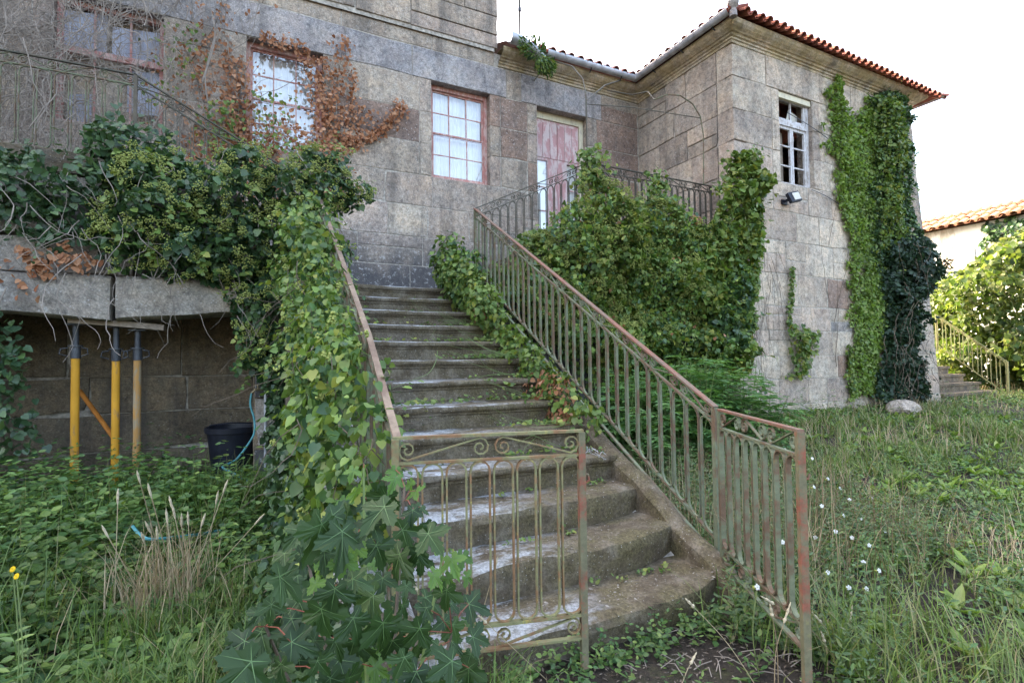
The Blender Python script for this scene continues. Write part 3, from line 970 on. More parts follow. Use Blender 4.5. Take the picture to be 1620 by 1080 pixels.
# cracked lintel slabs over the vault
def slab(x0, x1, zb0, zb1, zt, y0, y1, dz):
    m = MB(); n = 12; vs, fs = [], []
    pr = [(y1, 0), (y0+.05, 0), (y0, .04), (y0-.015, .5), (y0, .93), (y0+.04, 1), (y1, 1)]
    for k in range(n+1):
        t = k/n; x = x0+(x1-x0)*t; zb = zb0+(zb1-zb0)*t
        for j, (yy, f) in enumerate(pr):
            q = float(fbm(np.array([[x*4, f*3+dz, j*1.3]]), 3)[0]-.5)
            e_ = .012 if k in (0, n) and 0 < j < 6 else 0
            vs.append((x+(e_ if k == 0 else -e_), yy+q*.05+e_, zb+(zt-zb)*f+q*.045))
    p = len(pr)
    for k in range(n):
        for j in range(p-1):
            fs.append((k*p+j, (k+1)*p+j, (k+1)*p+j+1, k*p+j+1))
        fs.append((k*p, (k+1)*p, (k+1)*p+p-1, k*p+p-1))
    fs.append(tuple(range(p-1, -1, -1))); fs.append(tuple(n*p+j for j in range(p)))
    m.add(vs, fs); m.build('lintel_slab', M_granS, stairs, True)
slab(-2.35, -1.115, 1.93, 1.83, 2.26, 6.1, 6.6, 1)
slab(-1.10, .22, 1.84, 1.97, 2.27, 6.12, 6.6, 5)
m = MB(); m.box((-5.5, 6.5, 2.0), (.4, WY, 2.24)); m.box((-5.5, 6.45, 2.28), (-.7, 6.6, 3.2)); m.box((-.69, 6.45, 2.28), (.65, 6.6, 2.5)); m.build('vault_roof', M_granV, stairs)
vb = lambda u, d, z: (u, 7.55-d, z)
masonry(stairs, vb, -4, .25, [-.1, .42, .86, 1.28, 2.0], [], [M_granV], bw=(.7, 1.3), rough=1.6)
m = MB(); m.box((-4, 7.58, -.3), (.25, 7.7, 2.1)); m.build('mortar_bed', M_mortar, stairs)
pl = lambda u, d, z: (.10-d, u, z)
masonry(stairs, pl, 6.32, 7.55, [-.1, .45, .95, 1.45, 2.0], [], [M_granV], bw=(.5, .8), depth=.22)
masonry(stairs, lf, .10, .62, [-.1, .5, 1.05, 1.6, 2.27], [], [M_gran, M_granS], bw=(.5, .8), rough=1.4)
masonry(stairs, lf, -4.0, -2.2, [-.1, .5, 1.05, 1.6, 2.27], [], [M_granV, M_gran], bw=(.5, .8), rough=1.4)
# core below the steps
m = MB()
m.add([(.55, SY+.3, -.2), (2.45, SY+.3, -.2), (2.45, 6.3, -.2), (.55, 6.3, -.2), (.55, SY+.3, 0.1), (2.45, SY+.3, .1), (2.45, 6.3, 2.14), (.55, 6.3, 2.14)],
      [(0, 1, 5, 4), (1, 2, 6, 5), (3, 0, 4, 7), (4, 5, 6, 7)])
m.build('stair_core', M_mortar, stairs)
sidef = lambda u, d, z: (.40-d, u, z)
for zi, (a, b) in enumerate(((3.2, 6.26), (4.1, 6.26), (5.1, 6.26))):
    masonry(stairs, sidef, a, b, [.0+zi*.55, .55+zi*.55], [], [M_gran], bw=(.5, .9), depth=.2)

# ------------------------------------------------------------------ railings
def spiral(c, r0, r1, a0, turns, n=14):
    return [(c[0]+(r0+(r1-r0)*k/n)*math.cos(a0+turns*2*math.pi*k/n), c[1]+(r0+(r1-r0)*k/n)*math.sin(a0+turns*2*math.pi*k/n)) for k in range(n+1)]

def rail(root, A, B, mat, topmat, loops, drop2=.105, dropb=.80, dropb2=.0, tw=.04, tt=.012, bar=(.007, .017), posts=(True, True), scrolls=True, postdrop=.95, pmat=None, bmat=None, gapf=.82, hinge=False):
    """one straight run: A, B are the ends of the top rail"""
    A, B = Vector(A), Vector(B); D = B-A; L = Vector((D.x, D.y)).length
    u = Vector((D.x/L, D.y/L, 0)); side = Vector((-u.y, u.x, 0)); sl = D.z/L
    P = lambda s, z: A+u*s+Vector((0, 0, sl*s+z))
    bmat = bmat or mat
    m = MB(); m.strip([P(-.01, 0), P(L+.01, 0)], side, tt, tw); m.build('top_rail', topmat, root)
    m = MB(); m.strip([P(0, -drop2), P(L, -drop2)], side, .010, .022); m.build('second_rail', mat, root)
    m = MB(); m.strip([P(0, -dropb), P(L, -dropb)], side, .012, .026); m.build('bottom_rail', mat, root)
    if dropb2:
        m = MB(); m.strip([P(0, -dropb2), P(L, -dropb2)], side, .010, .024); m.build('bottom_rail', mat, root)
    for k, on in enumerate(posts):
        if on:
            m = MB(); s = 0 if k == 0 else L; q = P(s, 0)
            a = .016
            m.strip([q+Vector((0, 0, -.006)), q+Vector((0, 0, -postdrop))], side, .030, .030); m.build('post', (pmat if (k == 1 or not hinge) else None) or mat, root)
    pitch = L/loops; wl = pitch*gapf; r = wl/2
    def loopmesh(p0):
        pts = []
        zt, zb = -drop2-.006-r, -dropb+.006+r
        for k in range(7):
            a = math.pi*k/6
            pts.append((r+math.cos(a)*r, zt+math.sin(a)*r))
        for k in range(7):
            a = math.pi+math.pi*k/6
            pts.append((r+math.cos(a)*r, zb+math.sin(a)*r))
        m = MB()
        m.strip([Vector((u.x*x, u.y*x, z+sl*x)) for x, z in pts], side, *bar, closed=True)
        return m.mesh('baluster', bmat)
    lm = loopmesh(0)
    for k in range(loops):
        inst('baluster', lm, root, P(k*pitch+(pitch-wl)/2, 0))
    def scr(c1, c2, h):
        """S-shaped scroll between the two rails"""
        z = -drop2/2
        if abs(c1-c2) < .05: return []
        if c2 > c1:
            a = spiral((c1, z), .007, h, math.radians(-90-540), 1.5)
            b = spiral((c2, z), h, .007, math.radians(90), -1.5)
        return a+b
    if scrolls:
        h = drop2/2-.012
        ul = .30; n = max(1, int(L/ul)); ul = L/n
        pts = scr(.05, ul-.05, h)
        for fl in (0, 1):
            m = MB()
            pp = [(x, z) if not fl else (ul-x, z) for x, z in pts]
            m.strip([Vector((u.x*x, u.y*x, z+sl*x)) for x, z in pp], side, .006, .014)
            me = m.mesh('scroll', bmat)
            for k in range(fl, n, 2):
                inst('scroll', me, root, P(k*ul, 0))
    if dropb2:
        h = (dropb2-dropb)/2-.012; ul = .30; n = max(1, int(L/ul)); ul = L/n; z = -(dropb+dropb2)/2
        a = spiral((.05, z), .007, h, math.radians(-90-540), 1.5)+spiral((ul-.05, z), h, .007, math.radians(90), -1.5)
        m = MB(); m.strip([Vector((u.x*x, u.y*x, zz+sl*x)) for x, zz in a], side, .006, .014)
        me = m.mesh('scroll', bmat)
        for k in range(n):
            inst('scroll', me, root, P(k*ul, 0))

RB, RT = (2.60, 2.36, 1.125), (2.67, 6.28, 3.40)
r1 = thing('stair_railing', (2.6, 4.3, .3), 'long green rusty iron railing on the right side of the stone stairs', 'railing')
rail(r1, RB, RT, M_iron, M_rust, 32, dropb=.82, tw=.042, postdrop=1.0)
m = MB(); m.strip([Vector(RB)+Vector((0, -.0, -.93)), Vector(RT)+Vector((0, 0, -.93))], (1, 0, 0), .012, .026); m.build('bottom_rail', M_iron, r1)
r2 = thing('landing_railing', (4.9, 6.28, 3.2), 'dark iron railing of the upper landing in front of the faded red door', 'railing')
rail(r2, RT, (4.48, 6.28, 4.30), M_grey, M_grey, 15, dropb=.86, tw=.03, posts=(False, True))
rail(r2, (4.48, 6.28, 4.30), (6.95, 6.28, 4.30), M_grey, M_grey, 20, dropb=.86, tw=.03, posts=(False, True))
r3 = thing('terrace_railing', (-1.5, 6.28, 3.2), 'thin dark iron railing of the overgrown left terrace under bare twigs', 'railing')
rail(r3, (-.98, 6.28, 4.30), (.72, 6.28, 3.40), M_grey, M_grey, 14, dropb=.86, tw=.03, posts=(True, False))
rail(r3, (-3.4, 6.28, 4.28), (-.98, 6.28, 4.30), M_iron, M_grey, 19, dropb=.86, tw=.03, posts=(True, False))
r4 = thing('ivy_stair_railing', (.6, 4.3, .4), 'ivy choked iron railing on the left side of the stone stairs', 'railing')
rail(r4, (.585, 2.25, 1.10), (.655, 3.15, 1.575), M_iron, M_ldrail, 8, dropb=.86, tw=.034)
rail(r4, (.655, 3.15, 1.575), (.72, 6.28, 3.40), M_iron, M_ldrail, 26, dropb=.86, tw=.034, posts=(False, True))

GLh, GLf = Vector(W(625, 693, Z=1.105)), Vector(W(919, 681, Z=1.105))
g1 = thing('garden_gate', (GLh.x, GLh.y, .1), 'left iron gate leaf with scrolls half closed across the stair foot', 'gate')
rail(g1, GLh, GLf, M_gate, M_gate, 8, dropb=.80, dropb2=.90, tw=.022, bar=(.0075, .016), postdrop=1.03, pmat=M_redpost, hinge=True)
d = (GLf-GLh).normalized()
m = MB(); q = GLf+Vector((0, 0, -.19)); m.tube([q, q+d*.03+Vector((0, 0, -.005)), q+d*.035+Vector((0, 0, -.03)), q+d*.018+Vector((0, 0, -.04))], .006, 6); m.build('latch_hook', M_redpost, g1)
m = MB(); q = GLf+Vector((0, 0, -.085))
for k in range(3):
    pts = [q+Vector((.02+i*.012, random.uniform(-.02, .02), -.004*i+random.uniform(-.02, .02))) for i in range(10)]
    m.tube(pts, .0012, 3)
m.build('tie_wire', M_zinc, g1)
GRh, GRf = Vector(W(1139, 648, Z=1.115)), Vector(W(1265, 681, Z=1.115))
g2 = thing('open_garden_gate', (GRh.x, GRh.y, .1), 'right iron gate leaf with red end post swung open towards the grass', 'gate')
rail(g2, GRh, GRf, M_iron, M_rust, 8, dropb=.80, dropb2=.90, tw=.03, bar=(.0075, .022), postdrop=1.06, pmat=M_redpost, bmat=M_iron, hinge=True)
m = MB(); q = GRf+Vector((0, 0, -.2)); m.tube([q, q+Vector((.03, -.01, 0)), q+Vector((.04, -.012, .02))], .006, 6); m.build('latch_hook', M_redpost, g2)

# arched iron frame over the upper landing
fr = thing('arched_frame', (5.5, 6.4, 3.4), 'thin bent iron canopy frame standing on the upper landing before the tower', 'canopy frame')
def bent(pts, name, mat=M_grey, r=.011, n=6):
    m = MB(); m.tube(pts, r, n); return m.build(name, mat, fr)
a = W(929, 262, Y=6.35); b = W(927, 150, Y=6.35)
bent([a, W(928, 200, Y=6.35), b, W(922, 125, Y=6.6), W(905, 105, Y=7.2), W(880, 98, Y=7.9), W(868, 98, Y=8.15)], 'bent_bar')
a = W(1113, 292, Y=6.35)
bent([a, W(1113, 215, Y=6.35), W(1108, 185, Y=6.35), W(1096, 165, Y=6.35), W(1076, 151, Y=6.35), W(1055, 150, Y=6.4), W(1035, 158, Y=6.6)], 'bent_bar', M_iron)
bent([W(927, 160, Y=6.35), W(957, 135, Y=7.2), W(985, 126, Y=8.1)], 'brace_bar')
bent([W(868, 98, Y=8.12), W(845, 128, Y=8.16)], 'brace_bar')
bent([W(929, 165, Y=6.35), W(1000, 170, Y=6.4), W(1108, 187, Y=6.35)], 'tie_bar', r=.007)
bent([W(1035, 158, Y=6.6), W(1025, 145, Y=7.1), W(1000, 150, Y=7.6), W(960, 143, Y=7.9)], 'bent_bar')
# mast on the roof
m = MB(); m.tube([(4.98, 9.3, 7.6), (4.98, 9.3, 11.5)], .022, 6)
mast = m.build('antenna_mast', M_grey); tag(mast, 'thin rusty metal mast rising from the middle tiled roof', 'mast')
m = MB(); m.tube([(4.98, 9.3, 8.55), (4.98, 9.3, 8.63)], .035, 6); m.build('clamp', M_steel, mast)

# ------------------------------------------------------------------ props under the vault
def prop(px, ytop, ybot, ycol, mat, label, Y=6.36):
    top = W(px, ytop, Y=Y); col = W(px, ycol, Y=Y); zc = col[2]; x = top[0]
    xb = W(px-2, ybot, Y=Y)[0]
    g = float(gz(xb, Y))
    t = thing('steel_prop', (xb, Y, g), label, 'support prop', 'steel props under the cracked stone lintel')
    f = lambda z: (xb+(x-xb)*(z-g)/(top[2]-g), Y, z)
    m = MB(); m.tube([f(g), f(zc-.13)], .034, 14); m.build('outer_tube', mat, t, True)
    m = MB(); m.tube([f(zc-.13), f(zc-.02)], .041, 14); m.build('collar', M_steel, t, True)
    m = MB(); m.tube([f(zc-.02), f(zc-.005)], .058, 14); m.build('adjusting_nut', M_steel, t, True)
    m = MB(); m.tube([f(zc-.005), f(top[2]-.006)], .026, 12); m.build('inner_tube', M_steel, t, True)
    m = MB(); c = f(zc-.03)
    m.tube([(c[0]-.05, Y-.03, c[2]), (c[0]-.10, Y-.05, c[2]-.01), (c[0]-.11, Y-.05, c[2]-.06), (c[0]-.05, Y-.03, c[2]-.08)], .006, 5)
    m.build('handle', M_steel, t); m = MB()
    m.tube([(c[0]+.05, Y-.03, c[2]), (c[0]+.10, Y-.05, c[2]-.01), (c[0]+.105, Y-.05, c[2]-.06), (c[0]+.05, Y-.03, c[2]-.08)], .006, 5)
    m.build('handle', M_steel, t)
    m = MB(); q = f(top[2]-.003); m.box((q[0]-.07, Y-.07, q[2]-.003), (q[0]+.07, Y+.07, q[2]+.003)); m.build('head_plate', M_steel, t)
    m = MB(); m.box((xb-.08, Y-.08, g), (xb+.08, Y+.08, g+.008)); m.build('base_plate', M_steel, t)
prop(120, 513, 732, 545, M_yel, 'leftmost yellow steel prop beside the ivy at the vault edge', 6.34)
prop(184, 517, 745, 550, M_yel, 'middle yellow steel prop with bright paint between two others')
prop(218, 522, 748, 549, M_oldyel, 'worn brown steel prop, rightmost under the grey plank')
a, b = Vector(W(112, 507, Y=6.34)), Vector(W(261, 519, Y=6.36))
m = MB(); m.strip([a, a.lerp(b, .5)+Vector((0, 0, .004)), b], (0, 1, 0), .055, .2)
pk = m.build('wood_plank', M_plank); tag(pk, 'grey weathered plank resting on three steel props under the lintel', 'plank')
a, b = Vector(W(126, 618, Y=6.9)), Vector(W(180, 692, Y=6.45))
m = MB(); m.tube([a, b], .022, 8); br = m.build('leaning_pole', simple('orange_paint', (.42, .15, .025), .6)); tag(br, 'orange pole leaning diagonally behind the yellow props', 'pole')
# bucket
bc = W(367, 690, Y=6.55); bz = float(gz(bc[0], 6.55))
bk = thing('plastic_bucket', (bc[0], 6.55, bz), 'black plastic bucket against the vault wall beside the hose', 'bucket')
m = MB(); H_ = .62
m.lathe([(.0, .01), (.165, .01), (.175, .0), (.24, H_-.06), (.262, H_-.055), (.266, H_), (.25, H_+.004), (.245, H_-.04), (.165, .03), (.0, .03)], (bc[0], 6.55, bz), 24); m.build('tub', M_black, bk, True)
m = MB(); m.tube([(bc[0]-.262, 6.55, bz+H_-.03), (bc[0]-.2, 6.5, bz+H_+.03), (bc[0], 6.45, bz+H_+.05), (bc[0]+.2, 6.5, bz+H_+.03), (bc[0]+.262, 6.55, bz+H_-.03)], .008, 6); m.build('handle', M_black, bk)
m = MB(); m.tube([W(419, 640, Y=6.2), W(419, 600, Y=6.2)], .02, 8); m.build
tp = thing('garden_tap', W(405, 618, Y=6.2), 'small brass tap on a pipe beside the vault wall', 'tap')
m = MB(); m.tube([W(420, 760, Y=6.2), W(420, 612, Y=6.2)], .016, 8); m.build('pipe', M_zinc, tp)
m = MB(); m.tube([W(419, 616, Y=6.19), W(404, 616, Y=6.17), W(398, 622, Y=6.17)], .014, 8); m.build('spout', M_brass, tp)
m = MB(); m.tube([W(408, 608, Y=6.17), W(408, 616, Y=6.17)], .007, 6); m.strip([W(402, 608, Y=6.17), W(414, 608, Y=6.17)], (0, 1, 0), .006, .014); m.build('handle', M_brass, tp)
def crom(pts, n=8):
    pts = [Vector(p) for p in pts]; out = []
    for i in range(len(pts)-1):
        p0, p1, p2, p3 = pts[max(i-1, 0)], pts[i], pts[i+1], pts[min(i+2, len(pts)-1)]
        for k in range(n):
            t = k/n
            out.append(.5*((2*p1)+(-p0+p2)*t+(2*p0-5*p1+4*p2-p3)*t*t+(-p0+3*p1-3*p2+p3)*t**3))
    return out+[pts[-1]]
hp = [W(398, 622, Y=6.16), W(396, 640, Y=6.14), W(402, 662, Y=6.1), W(402, 685, Y=6.05), W(390, 706, Y=6.0), W(372, 728, Y=5.95), W(352, 738, Y=5.85), W(372, 750, Y=5.75), W(396, 768, Y=5.7)]
hp += [W(390, 805, Y=4.9), W(372, 830, Y=4.6), W(330, 842, Y=4.4), W(250, 852, Y=4.2), W(225, 848, Y=4.2), W(210, 832, Y=4.3)]
m = MB(); m.tube(crom(hp, 6), .0105, 7); ho = m.build('garden_hose', M_hose, None, True); tag(ho, 'teal garden hose hanging from the tap and trailing through undergrowth', 'hose')

# floodlight on the tower, cables, boulder
fl = thing('floodlight', W(1252, 313, Y=5.78), 'small black floodlight under the tower window', 'floodlight')
c = Vector(W(1256, 312, Y=5.74)); rx = Vector((.87, -.15, .35)).normalized(); ry = Vector((-.25, -.3, .9)).normalized(); nz_ = rx.cross(ry).normalized()
def obox(m, c, ax, ay, az, a, b, h):
    m.add([c+ax*sx*a+ay*sy*b+az*sz*h for sz in (-1, 1) for (sx, sy) in ((-1, -1), (1, -1), (1, 1), (-1, 1))],
          [(3, 2, 1, 0), (4, 5, 6, 7), (0, 1, 5, 4), (1, 2, 6, 5), (2, 3, 7, 6), (3, 0, 4, 7)])
fn = Vector((-.2, -.85, .25)).normalized(); ax = Vector((1, .0, .2)).normalized(); ax = (ax-fn*ax.dot(fn)).normalized(); ay = fn.cross(ax)
m = MB(); obox(m, c, ax, ay, fn, .115, .09, .03); m.build('lamp_body', M_black, fl)
m = MB(); obox(m, c+fn*.034+ax*.03, ax, ay, fn, .07, .066, .003); m.build('lens', M_lamp, fl)
m = MB(); m.strip([c-fn*.02-ax*.03, Vector((c.x-.06, TY-.02, c.z-.05))], (0, 0, 1), .02, .05); m.box((c.x-.14, TY-.04, c.z-.1), (c.x-.0, TY-.018, c.z-.02)); m.build('bracket', M_black, fl)
m = MB(); m.tube(crom([W(1245, 178, Y=5.84), W(1290, 205, Y=5.86), W(1350, 250, Y=5.84)], 6), .006, 4); cb = m.build('upper_cable', M_black); tag(cb, 'thin black cable crossing the tower window transom to the ivy', 'cable')
m = MB(); m.tube(crom([W(1284, 300, Y=5.86), W(1310, 312, Y=5.86), W(1345, 335, Y=5.84)], 6), .006, 4); cb = m.build('lower_cable', M_black); tag(cb, 'thin black cable from the tower window corner down to the ivy', 'cable')
bl = W(1418, 645, Y=5.45)
me = bpy.data.meshes.new('boulder'); bm = bmesh.new(); bmesh.ops.create_icosphere(bm, subdivisions=3, radius=1)
for v in bm.verts:
    n = float(fbm(np.array([[v.co.x*1.3+4, v.co.y*1.3, v.co.z*1.3]]), 3)[0])
    v.co *= .7+.6*n
    v.co = Vector((v.co.x*.34, v.co.y*.25, v.co.z*.17))
bm.to_mesh(me); bm.free(); me.materials.append(M_granL)
bo = bpy.data.objects.new('boulder', me); bo.location = (bl[0], 5.35, float(gz(bl[0], 5.35))+.06); link(bo); tag(bo, 'loose granite boulder on the grass at the tower foot', 'boulder')

# ------------------------------------------------------------------ outbuilding on the right
OX = 20.0
ob = thing('outbuilding', (OX+1.5, 9, .4), 'low white plastered outbuilding with orange tile roof beyond the tower', 'outbuilding')
ez_ = W(1465, 366, X=OX)[2]-.06
m = MB(); m.box((OX, 2, -.3), (OX+3.2, 17, ez_)); m.build('wall', M_plaster, ob)
m = MB(); p = W(1512, 412, X=OX); m.box((OX-.03, p[1]-.5, p[2]-.35), (OX+.05, p[1]+.5, p[2]+.3))
m.build('bare_stone', M_granL, ob)
m = MB(); sl_ = math.tan(R(27)); m.add([(OX-.28, 1.8, ez_+.0), (OX-.28, 17.2, ez_), (OX+.9, 17.2, ez_+1.18*sl_), (OX+.9, 1.8, ez_+1.18*sl_), (OX+3.5, 17.2, ez_), (OX+3.5, 1.8, ez_)], [(0, 1, 2, 3), (3, 2, 4, 5)])
oro = m.build('roof', M_tile2, ob)
OT = tile_mesh('outbuilding_tile', M_tile2, L=.5, r0=.115, r1=.095)
for i in range(30):
    yy = 4.6+i*.25
    for r_ in range(3):
        inst('tile', OT, oro, (OX-.34+r_*.4, yy, ez_-.02+r_*.4*sl_+random.uniform(0, .015)), (R(24), random.uniform(-.04, .04), -math.pi/2+random.uniform(-.05, .05)))
# its garden steps and railing
gs = thing('garden_steps', (15, 6.5, .4), 'short flight of dark stone steps beyond the tower at the sunlit bush', 'steps')
for k in range(5):
    m = MB(); z1 = .40+.19*(k+1); y0 = 6.05+.3*k
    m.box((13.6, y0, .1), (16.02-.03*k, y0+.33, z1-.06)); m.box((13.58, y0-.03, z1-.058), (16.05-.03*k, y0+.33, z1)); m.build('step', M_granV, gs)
rr = thing('garden_step_railing', (16.0, 6.5, .4), 'pale green iron railing beside the short garden steps before the bush', 'railing')
rail(rr, W(1594, 572, X=16.0), W(1480, 497, X=16.0), M_sunrail, M_sunrail, 8, dropb=.8, drop2=.04, scrolls=False, tw=.03, bar=(.012, .02), gapf=.6)

# ------------------------------------------------------------------ foliage tools
def T_leaf(pts, faces):
    return np.array(pts, float), np.array(faces, int)
IVY = T_leaf([(0, 0, 0), (0, .48, -.06), (0, 1, 0.02), (-.52, .18, .05), (-.34, .62, .04), (.52, .18, .05), (.34, .62, .04), (-.25, -.12, .02), (.25, -.12, .02)],
             [(0, 1, 3), (3, 1, 4), (4, 1, 2), (0, 5, 1), (5, 6, 1), (6, 2, 1), (0, 3, 7), (0, 8, 5)])
OVAL = T_leaf([(0, 0, 0), (0, .5, -.07), (0, 1, .05), (-.32, .3, .05), (-.28, .65, .05), (.32, .3, .05), (.28, .65, .05)],
              [(0, 1, 3), (3, 1, 4), (4, 1, 2), (0, 5, 1), (5, 6, 1), (6, 2, 1)])
DIA = T_leaf([(0, 0, 0), (-.38, .45, .07), (0, 1, 0), (.38, .45, .07)], [(0, 3, 1), (1, 3, 2)])
LANCE = T_leaf([(0, 0, 0), (0, .45, -.05), (0, 1, -.05), (-.17, .35, .03), (-.12, .7, .02), (.17, .35, .03), (.12, .7, .02)],
               [(0, 1, 3), (3, 1, 4), (4, 1, 2), (0, 5, 1), (5, 6, 1), (6, 2, 1)])
BLOB = T_leaf([(0, -.5, 0), (.5, 0, 0), (0, .5, 0), (-.5, 0, 0), (0, 0, .5), (0, 0, -.5)], [(0, 1, 4), (1, 2, 4), (2, 3, 4), (3, 0, 4), (1, 0, 5), (2, 1, 5), (3, 2, 5), (0, 3, 5)])

def norm(v):
    return v/np.maximum(np.linalg.norm(v, axis=-1, keepdims=True), 1e-9)

def place(P, F, N, S, tmpl):
    """arrays of leaves: positions, forward, normal, size -> vertices, triangles"""
    tv, tf = tmpl
    F = norm(F); N = norm(N-F*np.sum(N*F, -1, keepdims=True)); Rt = np.cross(F, N)
    S = np.broadcast_to(np.asarray(S, float), (len(P),))
    V = P[:, None, :]+S[:, None, None]*(tv[None, :, 0:1]*Rt[:, None]+tv[None, :, 1:2]*F[:, None]+tv[None, :, 2:3]*N[:, None])
    I = tf[None]+(np.arange(len(P))*len(tv))[:, None, None]
    return V.reshape(-1, 3), I.reshape(-1, 3)

def foliage(name, sets, mats, parent=None, stuff=False):
    Vs, Fs, mi, b = [], [], [], 0
    for k, (V, F) in enumerate(sets):
        Vs.append(V); Fs.append(F+b); b += len(V); mi.append(np.full(len(F), min(k, len(mats)-1)))
    o = bpy.data.objects.new(name, mesh_np(name, np.concatenate(Vs), np.concatenate(Fs), mats, False, np.concatenate(mi)))
    link(o, parent)
    if stuff:
        o['kind'] = 'stuff'
    return o

def inpoly(u, v, poly):
    ins = np.zeros(len(u), bool); n = len(poly); dist = np.full(len(u), 1e9)
    for i in range(n):
        x0, y0 = poly[i]; x1, y1 = poly[(i+1) % n]
        c = ((y0 > v) != (y1 > v)) & (u < (x1-x0)*(v-y0)/((y1-y0) if abs(y1-y0) > 1e-9 else 1e-9)+x0)
        ins ^= c
        t = clamp(((u-x0)*(x1-x0)+(v-y0)*(y1-y0))/max((x1-x0)**2+(y1-y0)**2, 1e-9))
        dist = np.minimum(dist, np.hypot(u-x0-t*(x1-x0), v-y0-t*(y1-y0)))
    return ins, dist

def ivy_points(px, plane, thick, dens, seed, ragged=.17, edge=.35, lump=2.2, holes=0.0, inner=.25, off=0.02):
    """samples a leafy skin over a wall: px = outline seen in the photograph, on plane ('X'|'Y', value)"""
    r_ = np.random.default_rng(seed)
    ax, val = plane
    w3 = [W(x, y, **{ax: val}) for x, y in px]
    poly = [((p[0] if ax == 'Y' else p[1]), p[2]) for p in w3]
    us = [p[0] for p in poly]; vs = [p[1] for p in poly]
    area = (max(us)-min(us)+.4)*(max(vs)-min(vs)+.4)
    n = int(area*dens)
    u = r_.uniform(min(us)-.2, max(us)+.2, n); v = r_.uniform(min(vs)-.2, max(vs)+.2, n)
    q = np.stack([u*3+seed, v*3, 0*u+seed], -1)
    wu = u+(fbm(q, 2)-.5)*ragged*2.2; wv = v+(fbm(q+9.1, 2)-.5)*ragged*2.2
    hf = np.stack([u*11+seed, v*11, 0*u+seed], -1)
    wu = wu+(vnoise(hf)-.5)*ragged*.9; wv = wv+(vnoise(hf+5.3)-.5)*ragged*.9
    ins, dist = inpoly(wu, wv, poly)
    ins &= r_.random(n) < .22+.78*sstep(dist/.16)
    if holes:
        hn = fbm(np.stack([u*2.6+seed*3, v*2.6, 0*u], -1), 3)
        ins &= (hn > holes) | (r_.random(n) < .12)
    u, v, dist, wu, wv = u[ins], v[ins], dist[ins], wu[ins], wv[ins]
    def tf(a, b, d_):
        n1 = fbm(np.stack([a*lump+seed, b*lump, 0*a+.5], -1), 3)
        n2 = fbm(np.stack([a*5.2+seed*2, b*5.2, 0*a+2.5], -1), 2)
        return thick*(.25+.75*sstep(d_/edge))*(.2+1.35*clamp((n1-.25)*1.6))*(.55+1.0*clamp((n2-.2)*1.5))
    t = tf(u, v, dist)*(.75+.5*vnoise(np.stack([u*9+seed, v*9, 0*u], -1))); h = .04
    gu = (tf(u+h, v, dist)-t)/h; gv = (tf(u, v+h, dist)-t)/h
    depth = off+np.maximum(t*(1-np.minimum(r_.exponential(inner, len(u)), 1)), 0)+r_.normal(0, .012, len(u))
    rel = clamp(depth/np.maximum(t, .02))
    if ax == 'Y':
        P = np.stack([u, val-depth, v], -1); N = np.stack([gu*1.0, -np.ones(len(u)), gv*1.0+.0], -1); N[:, 0] *= -1; N[:, 2] *= -1
    else:
        P = np.stack([val-depth, u, v], -1); N = np.stack([-np.ones(len(u)), -gu, -gv], -1)
    return P, norm(N), rel, r_

def ivy(px, plane, thick, dens, size, seed, tmpl=IVY, tilt=.75, up=.35, **k):
    P, N, rel, r_ = ivy_points(px, plane, thick, dens, seed, **k)
    n = len(P)
    N2 = N+r_.normal(0, tilt, (n, 3))*.8+np.array([0, 0, up])
    F = np.array([0, 0, -1.0])+r_.normal(0, .7, (n, 3))+N*.35
    S = size*r_.uniform(.35, 1.4, n)
    return place(P, F, N2, S, tmpl), P, N, r_

def umbels(P, N, r_, cnt, rad=.038, per=18):
    idx = r_.choice(len(P), min(cnt, len(P)), replace=False)
    C = P[idx]+N[idx]*.10
    d_ = norm(r_.normal(0, 1, (len(C), per, 3)))
    Q = (C[:, None]+d_*rad*r_.uniform(.7, 1.1, (len(C), per, 1))).reshape(-1, 3)
    return place(Q, r_.normal(0, 1, Q.shape), d_.reshape(-1, 3), r_.uniform(.013, .022, len(Q)), BLOB)

def twigs(lines, mat, name, parent=None, n=4, stuff=True):
    m = MB()
    for pts, ra in lines:
        k = len(pts)
        m.tube(pts, [ra*(1-.7*i/(k-1)) for i in range(k)], n, caps=False)
    o = m.build(name, mat, parent, True)
    if stuff: o['kind'] = 'stuff'
    return o

def wander(p, d, L, nseg, jit, r_, grav=0.0, plane=None):
    p = Vector(p); d = Vector(d).normalized(); out = [p.copy()]
    for _ in range(nseg):
        d = (d+Vector(r_.normal(0, jit, 3))+Vector((0, 0, grav))).normalized()
        p = p+d*(L/nseg)
        if plane is not None:
            p.y = min(p.y, plane-.005)
        out.append(p.copy())
    return out

def lump_ivy(centers, n, size, seed, tmpl=IVY, up=.35, tilt=.45, inner=.18):
    r_ = np.random.default_rng(seed); C = np.array([c[:3] for c in centers]); Rr = np.array([c[3:] for c in centers])
    wgt = (Rr[:, 0]*Rr[:, 1]*Rr[:, 2])**.67; wgt /= wgt.sum()
    i = r_.choice(len(C), n, p=wgt)
    d_ = norm(r_.normal(0, 1, (n, 3)))
    q = C[i]+d_*Rr[i]*.8
    nn = fbm(q*3.5+seed, 3)
    s_ = (1-np.minimum(r_.exponential(inner, n), .8))*(.45+1.1*nn)
    P = C[i]+d_*Rr[i]*s_[:, None]
    N = norm(d_/Rr[i])
    F = np.array([0, 0, -1.])+r_.normal(0, .5, (n, 3))+N*.4
    return P, F, N+r_.normal(0, tilt, (n, 3))+np.array([0, 0, up]), size*r_.uniform(.5, 1.25, n), r_

